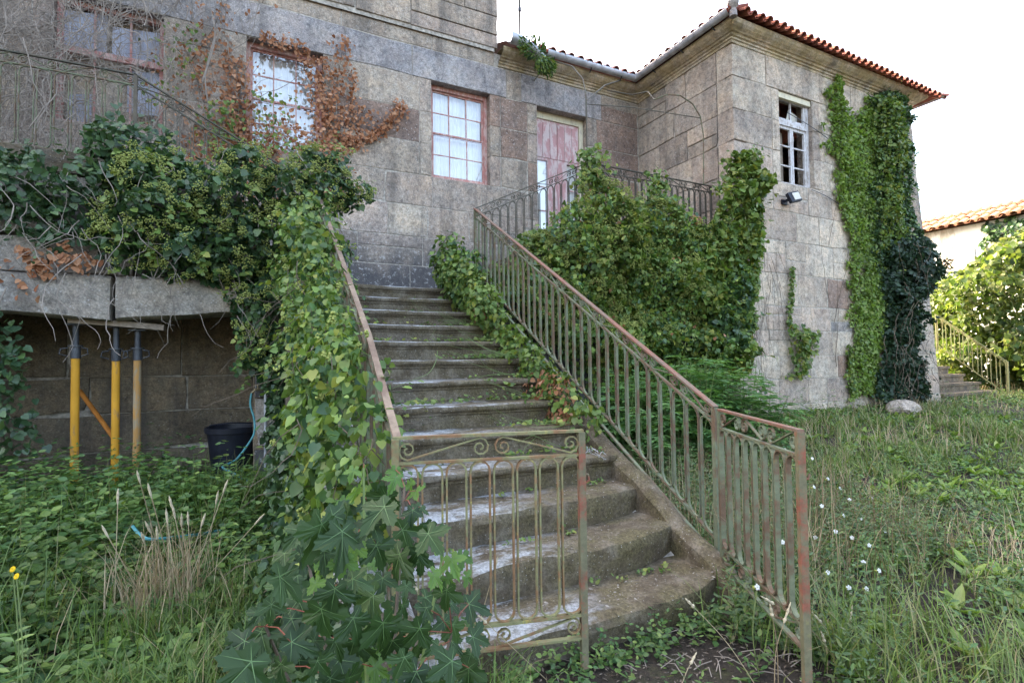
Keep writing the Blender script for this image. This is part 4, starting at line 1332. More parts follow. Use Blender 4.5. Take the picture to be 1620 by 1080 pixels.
def sprays(P, N, r_, cnt, size, L=(.12, .4), tmpl=IVY, step_=.045):
    idx = r_.choice(len(P), cnt, replace=False); Q, F, M_ = [], [], []
    for i in idx:
        d = Vector(N[i])+Vector(r_.normal(0, .6, 3))+Vector((0, 0, r_.uniform(-.5, .7))); d.normalize(); p = Vector(P[i]); l = r_.uniform(*L)
        for k in range(int(l/step_)):
            d = (d+Vector(r_.normal(0, .15, 3))+Vector((0, 0, -.10))).normalized(); p = p+d*step_
            sd = d.cross(Vector((0, 0, 1))); sd = sd.normalized() if sd.length > .01 else Vector((1, 0, 0))
            Q.append(p); F.append(sd*(1 if k % 2 else -1)+d*.5+Vector((0, 0, -.5))); M_.append(Vector(N[i])*.6+Vector((0, -.2, .7))+Vector(r_.normal(0, .35, 3)))
    return place(np.array(Q), np.array(F), np.array(M_), size*r_.uniform(.5, 1.15, len(Q)), tmpl)

# ---- left terrace ivy
tiv = thing('terrace_ivy', W(250, 440, Y=6.15), 'dark green flowering ivy smothering the left terrace wall above the props', 'ivy')
A1 = [(250, 235), (335, 250), (400, 250), (440, 248), (490, 235), (545, 255), (578, 315), (560, 345), (525, 365), (505, 400), (480, 430), (450, 450), (400, 475), (330, 440), (250, 432), (185, 440), (150, 400), (130, 330), (150, 270), (200, 250)]
A2 = [(-120, 290), (-20, 240), (60, 225), (110, 195), (165, 180), (205, 190), (260, 225), (270, 300), (200, 330), (150, 395), (90, 395), (30, 360), (-60, 380), (-140, 360)]
A3 = [(385, 430), (470, 420), (520, 365), (555, 385), (520, 470), (480, 560), (470, 640), (480, 760), (425, 770), (440, 700), (450, 600), (415, 600), (380, 590), (362, 515), (372, 470)]
s1, P1, N1, q1 = ivy(A1, ('Y', 6.2), .55, 2300, .062, 3, inner=.2, tmpl=IVY)
s2, P2, N2, q2 = ivy(A2, ('Y', 6.2), .35, 1500, .06, 4, holes=.42)
s3, P3, N3, q3 = ivy(A3, ('Y', 6.1), .35, 2100, .06, 5, holes=.22)
foliage('leaf_mass', [s1, s2, s3, sprays(P1, N1, q1, 170, .06), sprays(P3, N3, q3, 60, .055), sprays(P2, N2, q2, 70, .06)], [L_dark, L_dark, L_dark, L_mid, L_mid, L_dark], tiv, True)
foliage('flower_heads', [umbels(P1, N1, q1, 560), umbels(P3, N3, q3, 120)], [L_umbel], tiv, True)
cs = [(*W(x, y, Y=5.98), .16, .14, .16) for x, y in ((438, 555), (455, 540), (470, 600), (452, 640), (446, 690), (468, 680), (480, 740), (452, 745), (485, 640), (435, 600))]
P, F, N, S, r_ = lump_ivy(cs, 2300, .06, 11, tilt=.7)
foliage('leaf_mass', [place(P, F, N, S, IVY)], [L_dark], tiv, True)
lines = []
for k in range(90):
    x, y = rng.uniform(-40, 480), rng.uniform(230, 480)
    lines.append((wander(W(x, y, Y=rng.uniform(5.75, 6.1)), (rng.normal(0, .6), -.1, -1), rng.uniform(.3, 1.0), 9, .28, rng, -.05), rng.uniform(.003, .007)))
for (x0, y0, x1, y1) in ((243, 440, 248, 405), (195, 300, 200, 350), (225, 330, 205, 480), (300, 360, 250, 440), (375, 500, 400, 555)):
    a = W(x0, y0, Y=5.9); b = W(x1, y1, Y=5.85)
    lines.append(([Vector(a), Vector(a).lerp(Vector(b), .5)+Vector((.03, -.03, 0)), Vector(b)], .006))
twigs(lines, M_twig, 'stems', tiv)
s, P, N, q = ivy([(0, 420), (40, 380), (100, 400), (150, 420), (140, 455), (90, 450), (60, 500), (20, 490)], ('Y', 6.08), .14, 1500, .055, 8, holes=.38)
sb, _, _, _ = ivy([(330, 445), (420, 440), (450, 500), (430, 560), (400, 520)], ('Y', 6.2), .1, 260, .06, 9)
foliage('dead_leaves', [s, sb], [L_brown], tiv, True)
s, P, N, q = ivy([(-60, 470), (25, 500), (55, 560), (50, 640), (60, 720), (-60, 740)], ('Y', 6.1), .3, 1500, .06, 10)
foliage('leaf_mass', [s], [L_dark], tiv, True)

# ---- brown dead creeper on the wall round the left sash window
dcr = thing('dead_creeper', W(520, 240, Y=8.1), 'rust brown dead creeper clinging round the left sash window', 'creeper')
sets = []
def vine(pts, wid, dens, seed, mat_sets, size=.05, plane=('Y', 8.17), thick=.08, tmpl=IVY, holes=0):
    r_ = np.random.default_rng(seed)
    pp = [Vector(W(x, y, **{plane[0]: plane[1]})) for x, y in pts]
    cl = crom(pp, 10)
    P, N = [], []
    for a, b in zip(cl[:-1], cl[1:]):
        L = (b-a).length; f = len(P)
        for _ in range(max(1, int(L*dens))):
            t = r_.random(); s_ = r_.normal(0, wid*.5)
            dd = (b-a).normalized(); pr = Vector((-dd.z, 0, dd.x)) if plane[0] == 'Y' else Vector((0, -dd.z, dd.y))
            q = a.lerp(b, t)+pr*s_
            o_ = -abs(r_.normal(0, thick*.6))-.01
            q = q+(Vector((0, o_, 0)) if plane[0] == 'Y' else Vector((o_, 0, 0)))
            P.append(q); N.append((0, -1, .2) if plane[0] == 'Y' else (-1, 0, .2))
    P = np.array(P); N = np.array(N, float)+r_.normal(0, .5, (len(P), 3))
    F = np.array([0, 0, -1.])+r_.normal(0, .7, P.shape)
    mat_sets.append(place(P, F, N, size*r_.uniform(.5, 1.2, len(P)), tmpl))
    return cl
stems = []
for pts, wid, dens in (
        ([(530, 250), (515, 200), (505, 150), (498, 90)], .20, 420), ([(540, 225), (575, 222), (610, 200), (637, 165)], .09, 320),
        ([(520, 210), (530, 165), (535, 120), (545, 60)], .16, 170), ([(540, 215), (560, 200), (575, 180), (580, 170)], .18, 260),
        ([(530, 265), (490, 225), (450, 215), (420, 205)], .30, 420), ([(440, 240), (400, 250), (350, 245), (300, 205)], .45, 460),
        ([(390, 240), (380, 190), (375, 150), (370, 90)], .22, 380), ([(370, 230), (330, 180), (310, 120), (290, 70)], .45, 280),
        ([(520, 250), (525, 300), (540, 330)], .25, 300), ([(556, 180), (558, 140), (560, 110)], .06, 120), ([(300, 100), (340, 40), (350, 0)], .3, 120),
        ([(415, 5), (425, -20)], .2, 60), ([(450, 300), (400, 270)], .4, 260), ([(410, 60), (450, 72), (490, 85)], .08, 220)):
    stems.append((vine(pts, wid*1.25, dens*.95, len(stems)+60, sets), .008))
foliage('dry_leaves', sets, [L_brown], dcr, True)
twigs(stems, M_bark, 'stems', dcr)
sets = []
for pts, wid, dens in (([(360, 240), (355, 200), (345, 160)], .3, 260), ([(420, 240), (440, 200), (430, 160)], .25, 120), ([(470, 260), (485, 235)], .3, 300), ([(270, 120), (290, 80), (280, 40)], .3, 120), ([(400, 150), (440, 160), (470, 170)], .15, 60), ([(250, 170), (255, 130)], .2, 130)):
    vine(pts, wid, dens, len(sets)+90, sets, plane=('Y', 8.0))
foliage('green_leaves', sets, [L_mid], dcr, True)

# ---- bare twigs covering the wall at the upper left
btw = thing('bare_twigs', W(120, 150, Y=8.0), 'tangled bare grey creeper twigs over the broken window at upper left', 'creeper')
lines = []
for k in range(1500):
    x, y = rng.uniform(-120, 300), rng.uniform(-60, 270)
    if x > 200 and rng.random() < .4: continue
    Yp = rng.uniform(7.6, 8.17) if rng.random() < .8 else rng.uniform(6.1, 7.0)
    a = rng.choice([0, 1, 2]); dr = (rng.normal(0, .8), 0, -1) if a == 0 else ((rng.normal(0, 1), 0, rng.normal(0, .6)) if a == 1 else (rng.normal(0, .5), 0, 1))
    lines.append((wander(W(x, y, Y=Yp), dr, rng.uniform(.3, 1.1), 9, .22, rng, -.03, 8.18), rng.uniform(.0025, .0065)))
for (pts) in ([(-10, 10), (30, 60), (45, 130), (40, 200)], [(45, 10), (50, 60), (35, 130)], [(45, 55), (70, 40), (110, 30)], [(120, 200), (118, 130), (122, 110)], [(170, 70), (175, 20), (190, -20)], [(320, 130), (340, 60), (330, 0)], [(335, 190), (325, 120), (345, 40)]):
    lines.append((crom([W(x, y, Y=7.95) for x, y in pts], 6), .016))
twigs(lines, M_twig, 'twig_tangle', btw)
lines = []
for k in range(60):
    lines.append((wander(W(rng.uniform(290, 400), rng.uniform(0, 200), Y=8.1), (rng.normal(0, .4), 0, 1), rng.uniform(.3, 1), 8, .2, rng, 0, 8.18), rng.uniform(.003, .006)))
twigs(lines, M_twig, 'twig_tangle', btw)

# ---- bright ivy on the left stair rail
riv = thing('stair_ivy', (.45, 3.5, .3), 'bright yellow green ivy draped over the left stair railing', 'ivy')
cs = []
for k in range(17):
    t = k/16; yy = 2.5+t*3.2; zt = 1.10+(yy-2.25)*.57
    xo = .50+.05*math.sin(k*1.7); rr = .13+.05*math.sin(k*2.3+1)
    cs.append((xo, yy, zt-.2, rr, .24, .22)); cs.append((xo-.06-.03*math.sin(k), yy, zt-.55, rr+.02, .24, .28))
    if 1 < k < 12: cs.append((xo-.09, yy, zt-.95, rr, .22, .28))
    if k in (4, 6, 9, 10, 13): cs.append((xo+.2, yy, zt-.5, .13, .16, .24))
cs.append((.5, 4.6, 2.55, .25, .3, .3)); cs.append((.62, 5.3, 2.3, .3, .3, .4))
P, F, N, S, r_ = lump_ivy(cs, 9500, .044, 21, tilt=.8)
hn_ = fbm(P*4.5+3, 2); ok_ = (hn_ > .40) | (r_.random(len(P)) < .25); P, F, N, S = P[ok_], F[ok_], N[ok_], S[ok_]*(.6+.9*fbm(P[ok_]*2.5+9, 2))
keep = P[:, 2] > gz(P[:, 0], P[:, 1])
P, F, N, S = P[keep], F[keep], N[keep], S[keep]
camp = np.array([0, 0, CAMZ])
dist = np.linalg.norm(P-camp, axis=1); out = np.einsum('ij,ij->i', norm(N), norm(camp-P))
big = np.argsort(-(S/dist)*(out > .2))[:300]
rest = np.setdiff1d(np.arange(len(P)), big)
half = rest[rng.random(len(rest)) < .68]; other = np.setdiff1d(rest, half)
foliage('leaf_mass', [place(P[half], F[half], N[half], S[half], IVY), place(P[other], F[other], N[other], S[other], IVY)], [L_bright, L_mid], riv, True)
IM = [mesh_np('ivy_leaf', IVY[0], IVY[1], L_bright), mesh_np('ivy_leaf', IVY[0], IVY[1], L_mid)]
def orient(f, n):
    f = Vector(f).normalized(); n = Vector(n); n = (n-f*n.dot(f)).normalized(); r_ = f.cross(n)
    return Matrix((r_, f, n)).transposed().to_euler()
foliage('stray_shoots', [sprays(P[rest], norm(norm(N[rest])+np.array([-.3, -.2, 0])), r_, 190, .042, (.1, .32))], [L_bright], riv, True)
for i in big:
    inst('ivy_leaf', IM[int(rng.random() < .25)], riv, P[i], orient(F[i], N[i]), float(S[i]*1.1))
foliage('flower_heads', [umbels(P[rest], norm(N[rest]), r_, 170, .02, 14)], [L_umbel], riv, True)
lines = []
for k in range(70):
    yy = rng.uniform(2.3, 5.3); lines.append((wander((.45+rng.normal(0, .12), yy, 1.0+(yy-2.25)*.57+rng.uniform(-.8, .1)), (rng.normal(0, .3), rng.normal(0, .5), -.6), rng.uniform(.3, .8), 8, .3, rng, -.05), .0035))
twigs(lines, M_bark, 'stems', riv)

cs = [(.33+.03*math.sin(k), 2.1+k*.22, .12+.02*k+.1*math.sin(k*1.3), .16+.04*math.sin(k*2), .2, .22+.03*k) for k in range(15)]
cs += [(.18, 2.3+k*.35, .1, .2, .25, .16) for k in range(8)]
P, F, N, S, r_ = lump_ivy(cs, 5200, .055, 24, tilt=.7)
keep = P[:, 2] > gz(P[:, 0], P[:, 1]); foliage('low_leaf_mass', [place(P[keep], F[keep], N[keep], S[keep], IVY)], [L_dark], riv, True)
# ---- ivy creeping over the right ends of the steps
siv = thing('step_ivy', (2.1, 4.5, 1.4), 'ivy trailing across the right ends of the worn steps', 'ivy')
cs = []
for k in range(15):
    yy = 3.5+k*.21; zt = RI+(yy-SY)*RI/TR
    cs.append((2.42, yy, zt+.05, .16, .2, .16+.012*k))
    if k > 7: cs.append((2.32, yy, zt+.25, .2, .22, .3))
for (x, y_, z) in ((1.75, 3.52, .8), (1.95, 3.6, .82), (2.1, 3.9, 1.0), (1.6, 4.3, 1.2), (1.9, 4.95, 1.6), (1.75, 5.0, 1.6), (1.5, 5.0, 1.62), (2.05, 4.6, 1.4), (2.15, 5.3, 1.8), (1.85, 4.6, 1.4), (2.2, 3.2, .7)):
    cs.append((x, y_, z, .2, .09, .06))
P, F, N, S, r_ = lump_ivy(cs[:-11], 3600, .05, 31)
rP, rF, rN = [], [], []
for k in range(46):
    i = int(rng.choice([4, 5, 5, 5, 6, 6, 6, 6, 7, 8, 8, 9, 9, 10, 10, 11])); x = 2.42 if rng.random() < .8 else rng.uniform(1.2, 2.2); y = SY+(i-1)*TR+rng.uniform(-.02, .3); z = i*RI+.015
    d = Vector((-1, rng.normal(-.05, .3), 0)).normalized(); L_ = rng.uniform(.15, 1.0) if rng.random() < .6 else rng.uniform(.1, .3)
    for q_ in range(int(L_/.028)):
        d = (d+Vector((0, rng.normal(0, .15), 0))).normalized(); x += d.x*.028; y = min(y+d.y*.028, SY+i*TR-.02)
        zz = z if y > SY+(i-1)*TR-.01 else z-.05*rng.random()*4
        rP.append((x+rng.normal(0, .02), max(y, SY+(i-1)*TR-.03)+rng.normal(0, .02), zz+abs(rng.normal(0, .018)))); rF.append((rng.normal(0, .6), -.5+rng.normal(0, .6), rng.normal(-.1, .3))); rN.append((rng.normal(0, .4), -.5, .8))
P2, F2, N2 = np.array(rP), np.array(rF), np.array(rN); S2 = .04*rng.uniform(.45, 1.2, len(P2))
foliage('leaf_mass', [place(P, F, N, S, IVY), place(P2, F2, N2, S2, IVY)], [L_mid], siv, True)
cs = [(2.35, 6.3, 2.7, .25, .3, .4), (2.5, 6.1, 2.5, .2, .3, .4), (2.3, 5.9, 2.3, .2, .3, .3)]
P, F, N, S, r_ = lump_ivy(cs, 900, .06, 32); foliage('leaf_mass', [place(P, F, N, S, IVY)], [L_bright], siv, True)
P, F, N, S, r_ = lump_ivy([(2.42, 4.05, 1.15, .14, .35, .14), (2.36, 3.75, .95, .12, .2, .1), (2.35, 5.4, 1.95, .1, .15, .12)], 520, .045, 33); foliage('dead_leaves', [place(P, F, N, S, IVY)], [L_brown], siv, True)
lines = []
for k in range(34):
    yy = rng.uniform(3.4, 5.6); zt = RI+math.floor((yy-SY)/TR)*RI
    lines.append((wander((2.3, yy, zt+.03), (-1, rng.normal(0, .2), .02), rng.uniform(.3, .9), 8, .15, rng, -.0), .003))
lines.append((crom([W(692, 555, Y=4.4), W(690, 570, Y=4.35), W(678, 590, Y=4.2), W(650, 602, Y=4.0), W(620, 615, Y=3.8)], 5), .004))
twigs(lines, L_stem, 'stems', siv)

# ---- the great ivy on the wall of the upper landing
big_iv = thing('landing_ivy', (4.6, 6.1, .3), 'huge yellow flowered ivy covering the wall below the upper landing', 'ivy')
B1 = [(742, 490), (765, 440), (795, 400), (820, 372), (850, 350), (880, 325), (905, 310), (922, 280), (938, 275), (950, 290), (970, 305), (1000, 328), (1018, 315), (1032, 305), (1050, 310), (1055, 335), (1080, 360), (1125, 365), (1150, 420), (1140, 520), (1135, 620), (1060, 640), (1000, 660), (930, 600), (850, 540), (790, 500)]
s, P, N, q = ivy(B1, ('Y', 6.22), .62, 2500, .06, 41, inner=.16, lump=1.9)
bi = q.choice(len(P), 170, replace=False); foliage('dead_leaves', [place(P[bi]+N[bi]*.05, q.normal(0, 1, (170, 3)), N[bi]+q.normal(0, .4, (170, 3)), q.uniform(.03, .06, 170), IVY)], [L_brown], big_iv, True)
foliage('leaf_mass', [s, sprays(P, N, q, 330, .06)], [L_mid, L_mid], big_iv, True)
up_ = P[:, 2]+1.6*(fbm(P*1.5, 2)-.5) > 1.7
foliage('flower_heads', [umbels(P[up_], N[up_], q, 2300, .034, 14)], [L_umbel], big_iv, True)
s, P, N, q = ivy(B1, ('Y', 6.1), .62, 800, .05, 42, inner=.05, lump=1.9, holes=.45)
foliage('leaf_mass', [s], [L_bright], big_iv, True)
s, P, N, q = ivy([(1060, 350), (1130, 350), (1150, 430), (1050, 420)], ('Y', 6.1), .3, 500, .05, 43)
foliage('leaf_mass', [s], [L_bright], big_iv, True)
P, F, N, S, r_ = lump_ivy([(*W(1072, 415, Y=5.75), .07, .06, .07), (*W(890, 470, Y=6.0), .1, .08, .06), (*W(920, 480, Y=6.0), .15, .08, .08), (*W(1100, 350, Y=6.0), .1, .1, .1)], 130, .05, 44)
foliage('dead_leaves', [place(P, F, N, S, IVY)], [L_brown], big_iv, True)
sets = []
for pts in ([(935, 290), (932, 250), (928, 235)], [(1035, 320), (1035, 290), (1040, 280)]):
    vine(pts, .28, 500, 45+len(sets), sets, size=.07, plane=('Y', 6.2), thick=.15)
foliage('leaf_mass', sets, [L_mid], big_iv, True)

# ---- ivy on the tower corner
civ = thing('corner_ivy', (6.9, 5.9, .4), 'glossy green ivy column climbing the near tower corner', 'ivy')
Cc = [(1112, 360), (1118, 300), (1135, 265), (1160, 238), (1188, 238), (1197, 290), (1192, 360), (1188, 440), (1180, 500), (1172, 580), (1120, 600), (1110, 500), (1105, 430)]
s, P, N, q = ivy(Cc, ('Y', 5.86), .4, 1900, .08, 51, inner=.2)
foliage('leaf_mass', [s, sprays(P, N, q, 70, .08)], [L_mid], civ, True)
s, P, N, q = ivy([(1118, 440), (1150, 420), (1185, 430), (1178, 560), (1115, 590)], ('Y', 5.8), .35, 1200, .07, 52)
foliage('leaf_mass', [s], [L_dark], civ, True)
lines = []
for k in range(40):
    lines.append((wander(W(rng.uniform(1165, 1235), rng.uniform(380, 560), Y=5.87), (rng.normal(0, .12), 0, -1), rng.uniform(.5, 1.3), 8, .08, rng, 0, 5.88), rng.uniform(.002, .004)))
twigs(lines, M_bark, 'stems', civ)
sets = []
vine([(1202, 330), (1205, 380), (1200, 420), (1196, 460)], .05, 60, 53, sets, size=.06, plane=('Y', 5.87), thick=.03)
vine([(1190, 245), (1200, 240), (1205, 250)], .1, 100, 54, sets, size=.06, plane=('Y', 5.87), thick=.03)
foliage('leaf_mass', sets, [L_mid], civ, True)

# ---- creeper covering the right of the tower
tcr = thing('tower_creeper', (11, 5.85, .4), 'light and dark green creeper climbing the right of the tower to its eaves', 'creeper')
D1 = [(1300, 118), (1318, 112), (1328, 130), (1342, 190), (1352, 200), (1362, 158), (1385, 150), (1400, 200), (1425, 260), (1420, 360), (1402, 470), (1395, 560), (1380, 630), (1338, 632), (1345, 540), (1338, 420), (1328, 330), (1322, 280), (1308, 240), (1304, 180)]
D2 = [(1372, 150), (1400, 132), (1430, 150), (1434, 200), (1440, 300), (1446, 350), (1446, 420), (1440, 560), (1420, 570), (1392, 560), (1385, 470), (1372, 380), (1362, 300), (1385, 230)]
s, P, N, q = ivy(D1, ('Y', 5.875), .07, 2600, .05, 61, ragged=.22, edge=.25, holes=.30, lump=3.5)
s2, P2, N2, q2 = ivy(D2, ('Y', 5.87), .15, 2700, .05, 62, lump=2.4, holes=.2)
s4, P4, N4, q4 = ivy([(1380, 150), (1422, 150), (1430, 300), (1428, 420), (1385, 400), (1385, 300)], ('Y', 5.75), .16, 1100, .06, 64)
foliage('leaf_mass', [s, s2, s4, sprays(P2, N2, q2, 160, .055), sprays(P, N, q, 90, .045, (.1, .25))], [L_creep, L_dark, L_mid, L_mid, L_creep], tcr, True)
lines = []
for k in range(30):
    lines.append((wander(W(rng.uniform(1310, 1440), rng.uniform(300, 600), Y=5.87), (rng.normal(0, .15), 0, 1), rng.uniform(.8, 2), 10, .1, rng, 0, 5.88), rng.uniform(.003, .007)))
twigs(lines, M_bark, 'stems', tcr)
db = thing('dark_bush', (11.9, 5.6, .4), 'dark dense ivy bush hanging at the right foot of the tower', 'bush')
E1 = [(1395, 390), (1425, 365), (1452, 372), (1464, 400), (1462, 445), (1450, 470), (1436, 480), (1440, 550), (1450, 600), (1456, 640), (1430, 645), (1378, 645), (1390, 560), (1398, 470)]
s, P, N, q = ivy(E1, ('Y', 5.8), .38, 2200, .06, 65, inner=.25, lump=1.4)
foliage('leaf_mass', [s, sprays(P, N, q, 120, .06)], [L_blk], db, True)
lines = []
for k in range(40):
    lines.append((wander(W(rng.uniform(1400, 1475), rng.uniform(380, 600), Y=5.3), (rng.normal(0, .5), -.1, -1), rng.uniform(.4, 1.2), 8, .25, rng, -.03), .005))
twigs(lines, M_bark, 'stems', db)

# ---- small patches
tp_ = thing('wall_ivy', W(1268, 580, Y=5.85), 'small patch of ivy low on the bare tower stones', 'ivy')
s, P, N, q = ivy([(1246, 510), (1270, 515), (1296, 535), (1290, 560), (1275, 580), (1265, 605), (1245, 600), (1240, 550)], ('Y', 5.86), .15, 1500, .06, 71)
sets = [s]; vine([(1246, 515), (1250, 470), (1252, 420)], .06, 240, 72, sets, size=.05, plane=('Y', 5.86), thick=.04)
vine([(1345, 620), (1343, 580), (1342, 545)], .1, 300, 73, sets, size=.055, plane=('Y', 5.86), thick=.04)
foliage('leaf_mass', sets, [L_mid], tp_, True)
gp = thing('gutter_plant', W(853, 105, Y=7.75), 'leafy green weed growing out of the torn gutter', 'plant')
c = W(850, 92, Y=7.72); P, F, N, S, r_ = lump_ivy([(c[0]-.1, c[1], c[2]+.12, .2, .14, .14), (c[0]+.12, c[1]-.05, c[2]-.1, .2, .14, .16)], 800, .085, 74, LANCE, up=.6)
F = norm(P-np.array(c)+np.array([0, 0, -.1]))+r_.normal(0, .3, P.shape)
foliage('leaf_mass', [place(P, F, N, S, LANCE)], [L_bright], gp, True)
# ---- sunlit bush and ivy by the outbuilding
ob_iv = thing('sunlit_bush', (18.5, 7, .4), 'sunlit glowing green bush in front of the outbuilding', 'bush')
F1 = [(1490, 440), (1530, 430), (1560, 400), (1575, 380), (1600, 370), (1650, 360), (1700, 420), (1700, 640), (1600, 620), (1520, 610), (1485, 590), (1470, 500)]
s, P, N, q = ivy(F1, ('X', 18.9), 1.9, 900, .13, 81, inner=.4, lump=1.2, edge=.8)
foliage('leaf_mass', [s], [L_bush], ob_iv, True)
oi = thing('outbuilding_ivy', (OX-.1, 7.2, 3), 'dark ivy hanging under the eaves of the outbuilding', 'ivy')
s, P, N, q = ivy([(1555, 350), (1620, 338), (1680, 330), (1680, 420), (1570, 400), (1550, 385)], ('X', OX), .35, 400, .12, 82)
s2, _, _, _ = ivy([(1478, 425), (1500, 420), (1515, 450), (1500, 500), (1480, 500)], ('X', OX), .4, 400, .12, 83)
foliage('leaf_mass', [s, s2], [L_dark], oi, True)

# ---- elder shrub behind the right railing
el = thing('elder_shrub', (4.6, 4.9, .3), 'young blue green elder shrub with pinnate leaves behind the right railing', 'shrub')
Pl, Fl, Nl, Sl = [], [], [], []
lines = []
r_ = np.random.default_rng(91)
for k in range(210):
    bx, by = r_.uniform(3.5, 5.5), r_.uniform(4.1, 5.2)
    h = r_.uniform(.6, 1.3)*(1.05-.2*abs(bx-4.5))
    base = Vector((bx, by, float(gz(bx, by)))); tip = base+Vector((r_.normal(0, .12), r_.normal(-.1, .12), h))
    lines.append(([base, base.lerp(tip, .5)+Vector((.02, 0, .03)), tip], .007))
    for j in range(7):
        a = r_.uniform(0, 6.28); o_ = base.lerp(tip, r_.uniform(.35, 1.0)); dirv = Vector((math.cos(a), math.sin(a)-.3, r_.uniform(-.1, .5))).normalized()
        Lr = r_.uniform(.16, .26); sd = dirv.cross(Vector((0, 0, 1))).normalized()
        for i in range(4):
            c_ = o_+dirv*Lr*(i/3)+Vector((0, 0, -.05*(i/3)**2))
            for sg in (-1, 1):
                Pl.append(c_); Fl.append(sd*sg+dirv*.6+Vector((0, 0, -.25))); Nl.append(Vector((0, 0, 1))+Vector(r_.normal(0, .25, 3))); Sl.append(r_.uniform(.08, .12))
        Pl.append(o_+dirv*Lr*1.02+Vector((0, 0, -.05))); Fl.append(dirv+Vector((0, 0, -.3))); Nl.append(Vector((0, 0, 1))); Sl.append(.09)
foliage('leaf_mass', [place(np.array(Pl), np.array(Fl), np.array(Nl), np.array(Sl), LANCE)], [L_elder], el, True)
twigs(lines, L_stem, 'stems', el)

# ---- foreground sycamore sapling, every leaf its own object
def maple_mesh(nm, mat, seed):
    r_ = np.random.default_rng(seed)
    lobes = [(-128, .42), (-62, .80), (0, 1.0), (62, .80), (128, .42)]
    pts = []
    for i, (a, L) in enumerate(lobes):
        L *= r_.uniform(.93, 1.07); a += r_.uniform(-5, 5)
        wl = .22 if L > .6 else .18
        def pp(l, s):
            t = math.radians(a); return (math.sin(t)*l+math.cos(t)*s, math.cos(t)*l-math.sin(t)*s)
        if i > 0:
            t0 = math.radians((lobes[i-1][0]+lobes[i][0])/2); rr = .30 if i in (1, 4) else .36
            pts.append((math.sin(t0)*rr, math.cos(t0)*rr))
        pts += [pp(L*.50, -wl*.8), pp(L*.64, -wl*1.12), pp(L*.67, -wl*.72), pp(L*.82, -wl*.72), pp(L*.84, -wl*.34), pp(L, 0), pp(L*.84, wl*.34), pp(L*.82, wl*.72), pp(L*.67, wl*.72), pp(L*.64, wl*1.12), pp(L*.50, wl*.8)]
    pts.append((.06, -.16)); pts.append((0, -.02)); pts.append((-.06, -.16))
    zf = lambda x, y: .13*abs(math.sin(2.2*math.atan2(x, y)))*math.hypot(x, y)-(.22+.09*math.sin(seed*2.3))*math.hypot(x, y)**2+.05*math.sin(5*x+seed)*math.hypot(x, y)+.04*math.sin(6*y+seed*1.7)*math.hypot(x, y)+.08*x*math.sin(seed)
    vs = [(0, .12, .0)]+[(x, y, zf(x, y)) for x, y in pts]; n = len(pts)
    # mid ring for curvature
    fs = [(0, 1+(k+1) % n, 1+k) for k in range(n)]
    m = MB(); m.add(vs, fs)
    m.cur = 1
    for (a, L) in lobes:
        t = math.radians(a); d_ = Vector((math.sin(t), math.cos(t), 0)); s_ = Vector((math.cos(t), -math.sin(t), 0))
        o0 = Vector((0, .0, .012)); e_ = d_*L*.86
        e_ = Vector((e_.x, e_.y, zf(e_.x, e_.y)+.010)); mm = d_*L*.45; mm = Vector((mm.x, mm.y, zf(mm.x, mm.y)*.6+.016))
        m.add([o0-s_*.012, o0+s_*.012, mm+s_*.008, mm-s_*.008, e_], [(0, 1, 2, 3), (3, 2, 4)])
    return m.mesh(nm, [mat, L_vein])
MM = [maple_mesh('maple_leaf', L_maple, k) for k in range(8)]
MY = [maple_mesh('maple_leaf', L_mapley, k+5) for k in range(2)]
mp_ = thing('maple_sapling', (.35, 1.55, .0), 'young sycamore maple sapling with large lobed leaves before the gate', 'sapling')
mpoly = [(445, 880), (475, 835), (540, 800), (556, 740), (600, 726), (645, 745), (685, 800), (690, 860), (735, 875), (748, 930), (752, 1000), (745, 1120), (420, 1120), (370, 1060), (375, 1000), (430, 945)]
r_ = np.random.default_rng(101)
pts = []
tries = 0
while len(pts) < 190 and tries < 9000:
    tries += 1
    x, y = r_.uniform(350, 760), 730+390*r_.random()**.75
    ins, dd = inpoly(np.array([x]), np.array([y]), mpoly)
    if not ins[0]: continue
    layer = r_.random()
    if any(math.hypot(x-a, y-b) < (29 if abs(layer-c_) < .45 else 12) for a, b, c_ in pts): continue
    pts.append((x, y, layer))
shoots = []
for (bx, by, tx, ty, Y_) in ((575, 1180, 575, 740, 1.75), (600, 1180, 640, 770, 1.7), (560, 1180, 480, 850, 1.6), (620, 1180, 700, 880, 1.65), (540, 1180, 420, 990, 1.5), (640, 1180, 715, 1000, 1.5)):
    b = Vector(W(tx, ty, Y=Y_)); a = Vector((.33+(bx-580)*.0015, 1.55, -.02))
    cl = crom([a, a.lerp(b, .4)+Vector((0, .0, .08)), b], 8); shoots.append(cl)
    m = MB(); k = len(cl); m.tube(cl, [.009*(1-.6*i/(k-1)) for i in range(k)], 6); m.build('stem', L_stem if tx in (575, 700) else M_bark, mp_, True)
allp = [p for s in shoots for p in s]
yl = [(575, 735), (590, 740), (610, 745), (560, 775), (545, 870), (575, 880), (703, 885), (690, 905), (598, 1030), (600, 1055), (520, 905), (735, 895), (640, 765)]
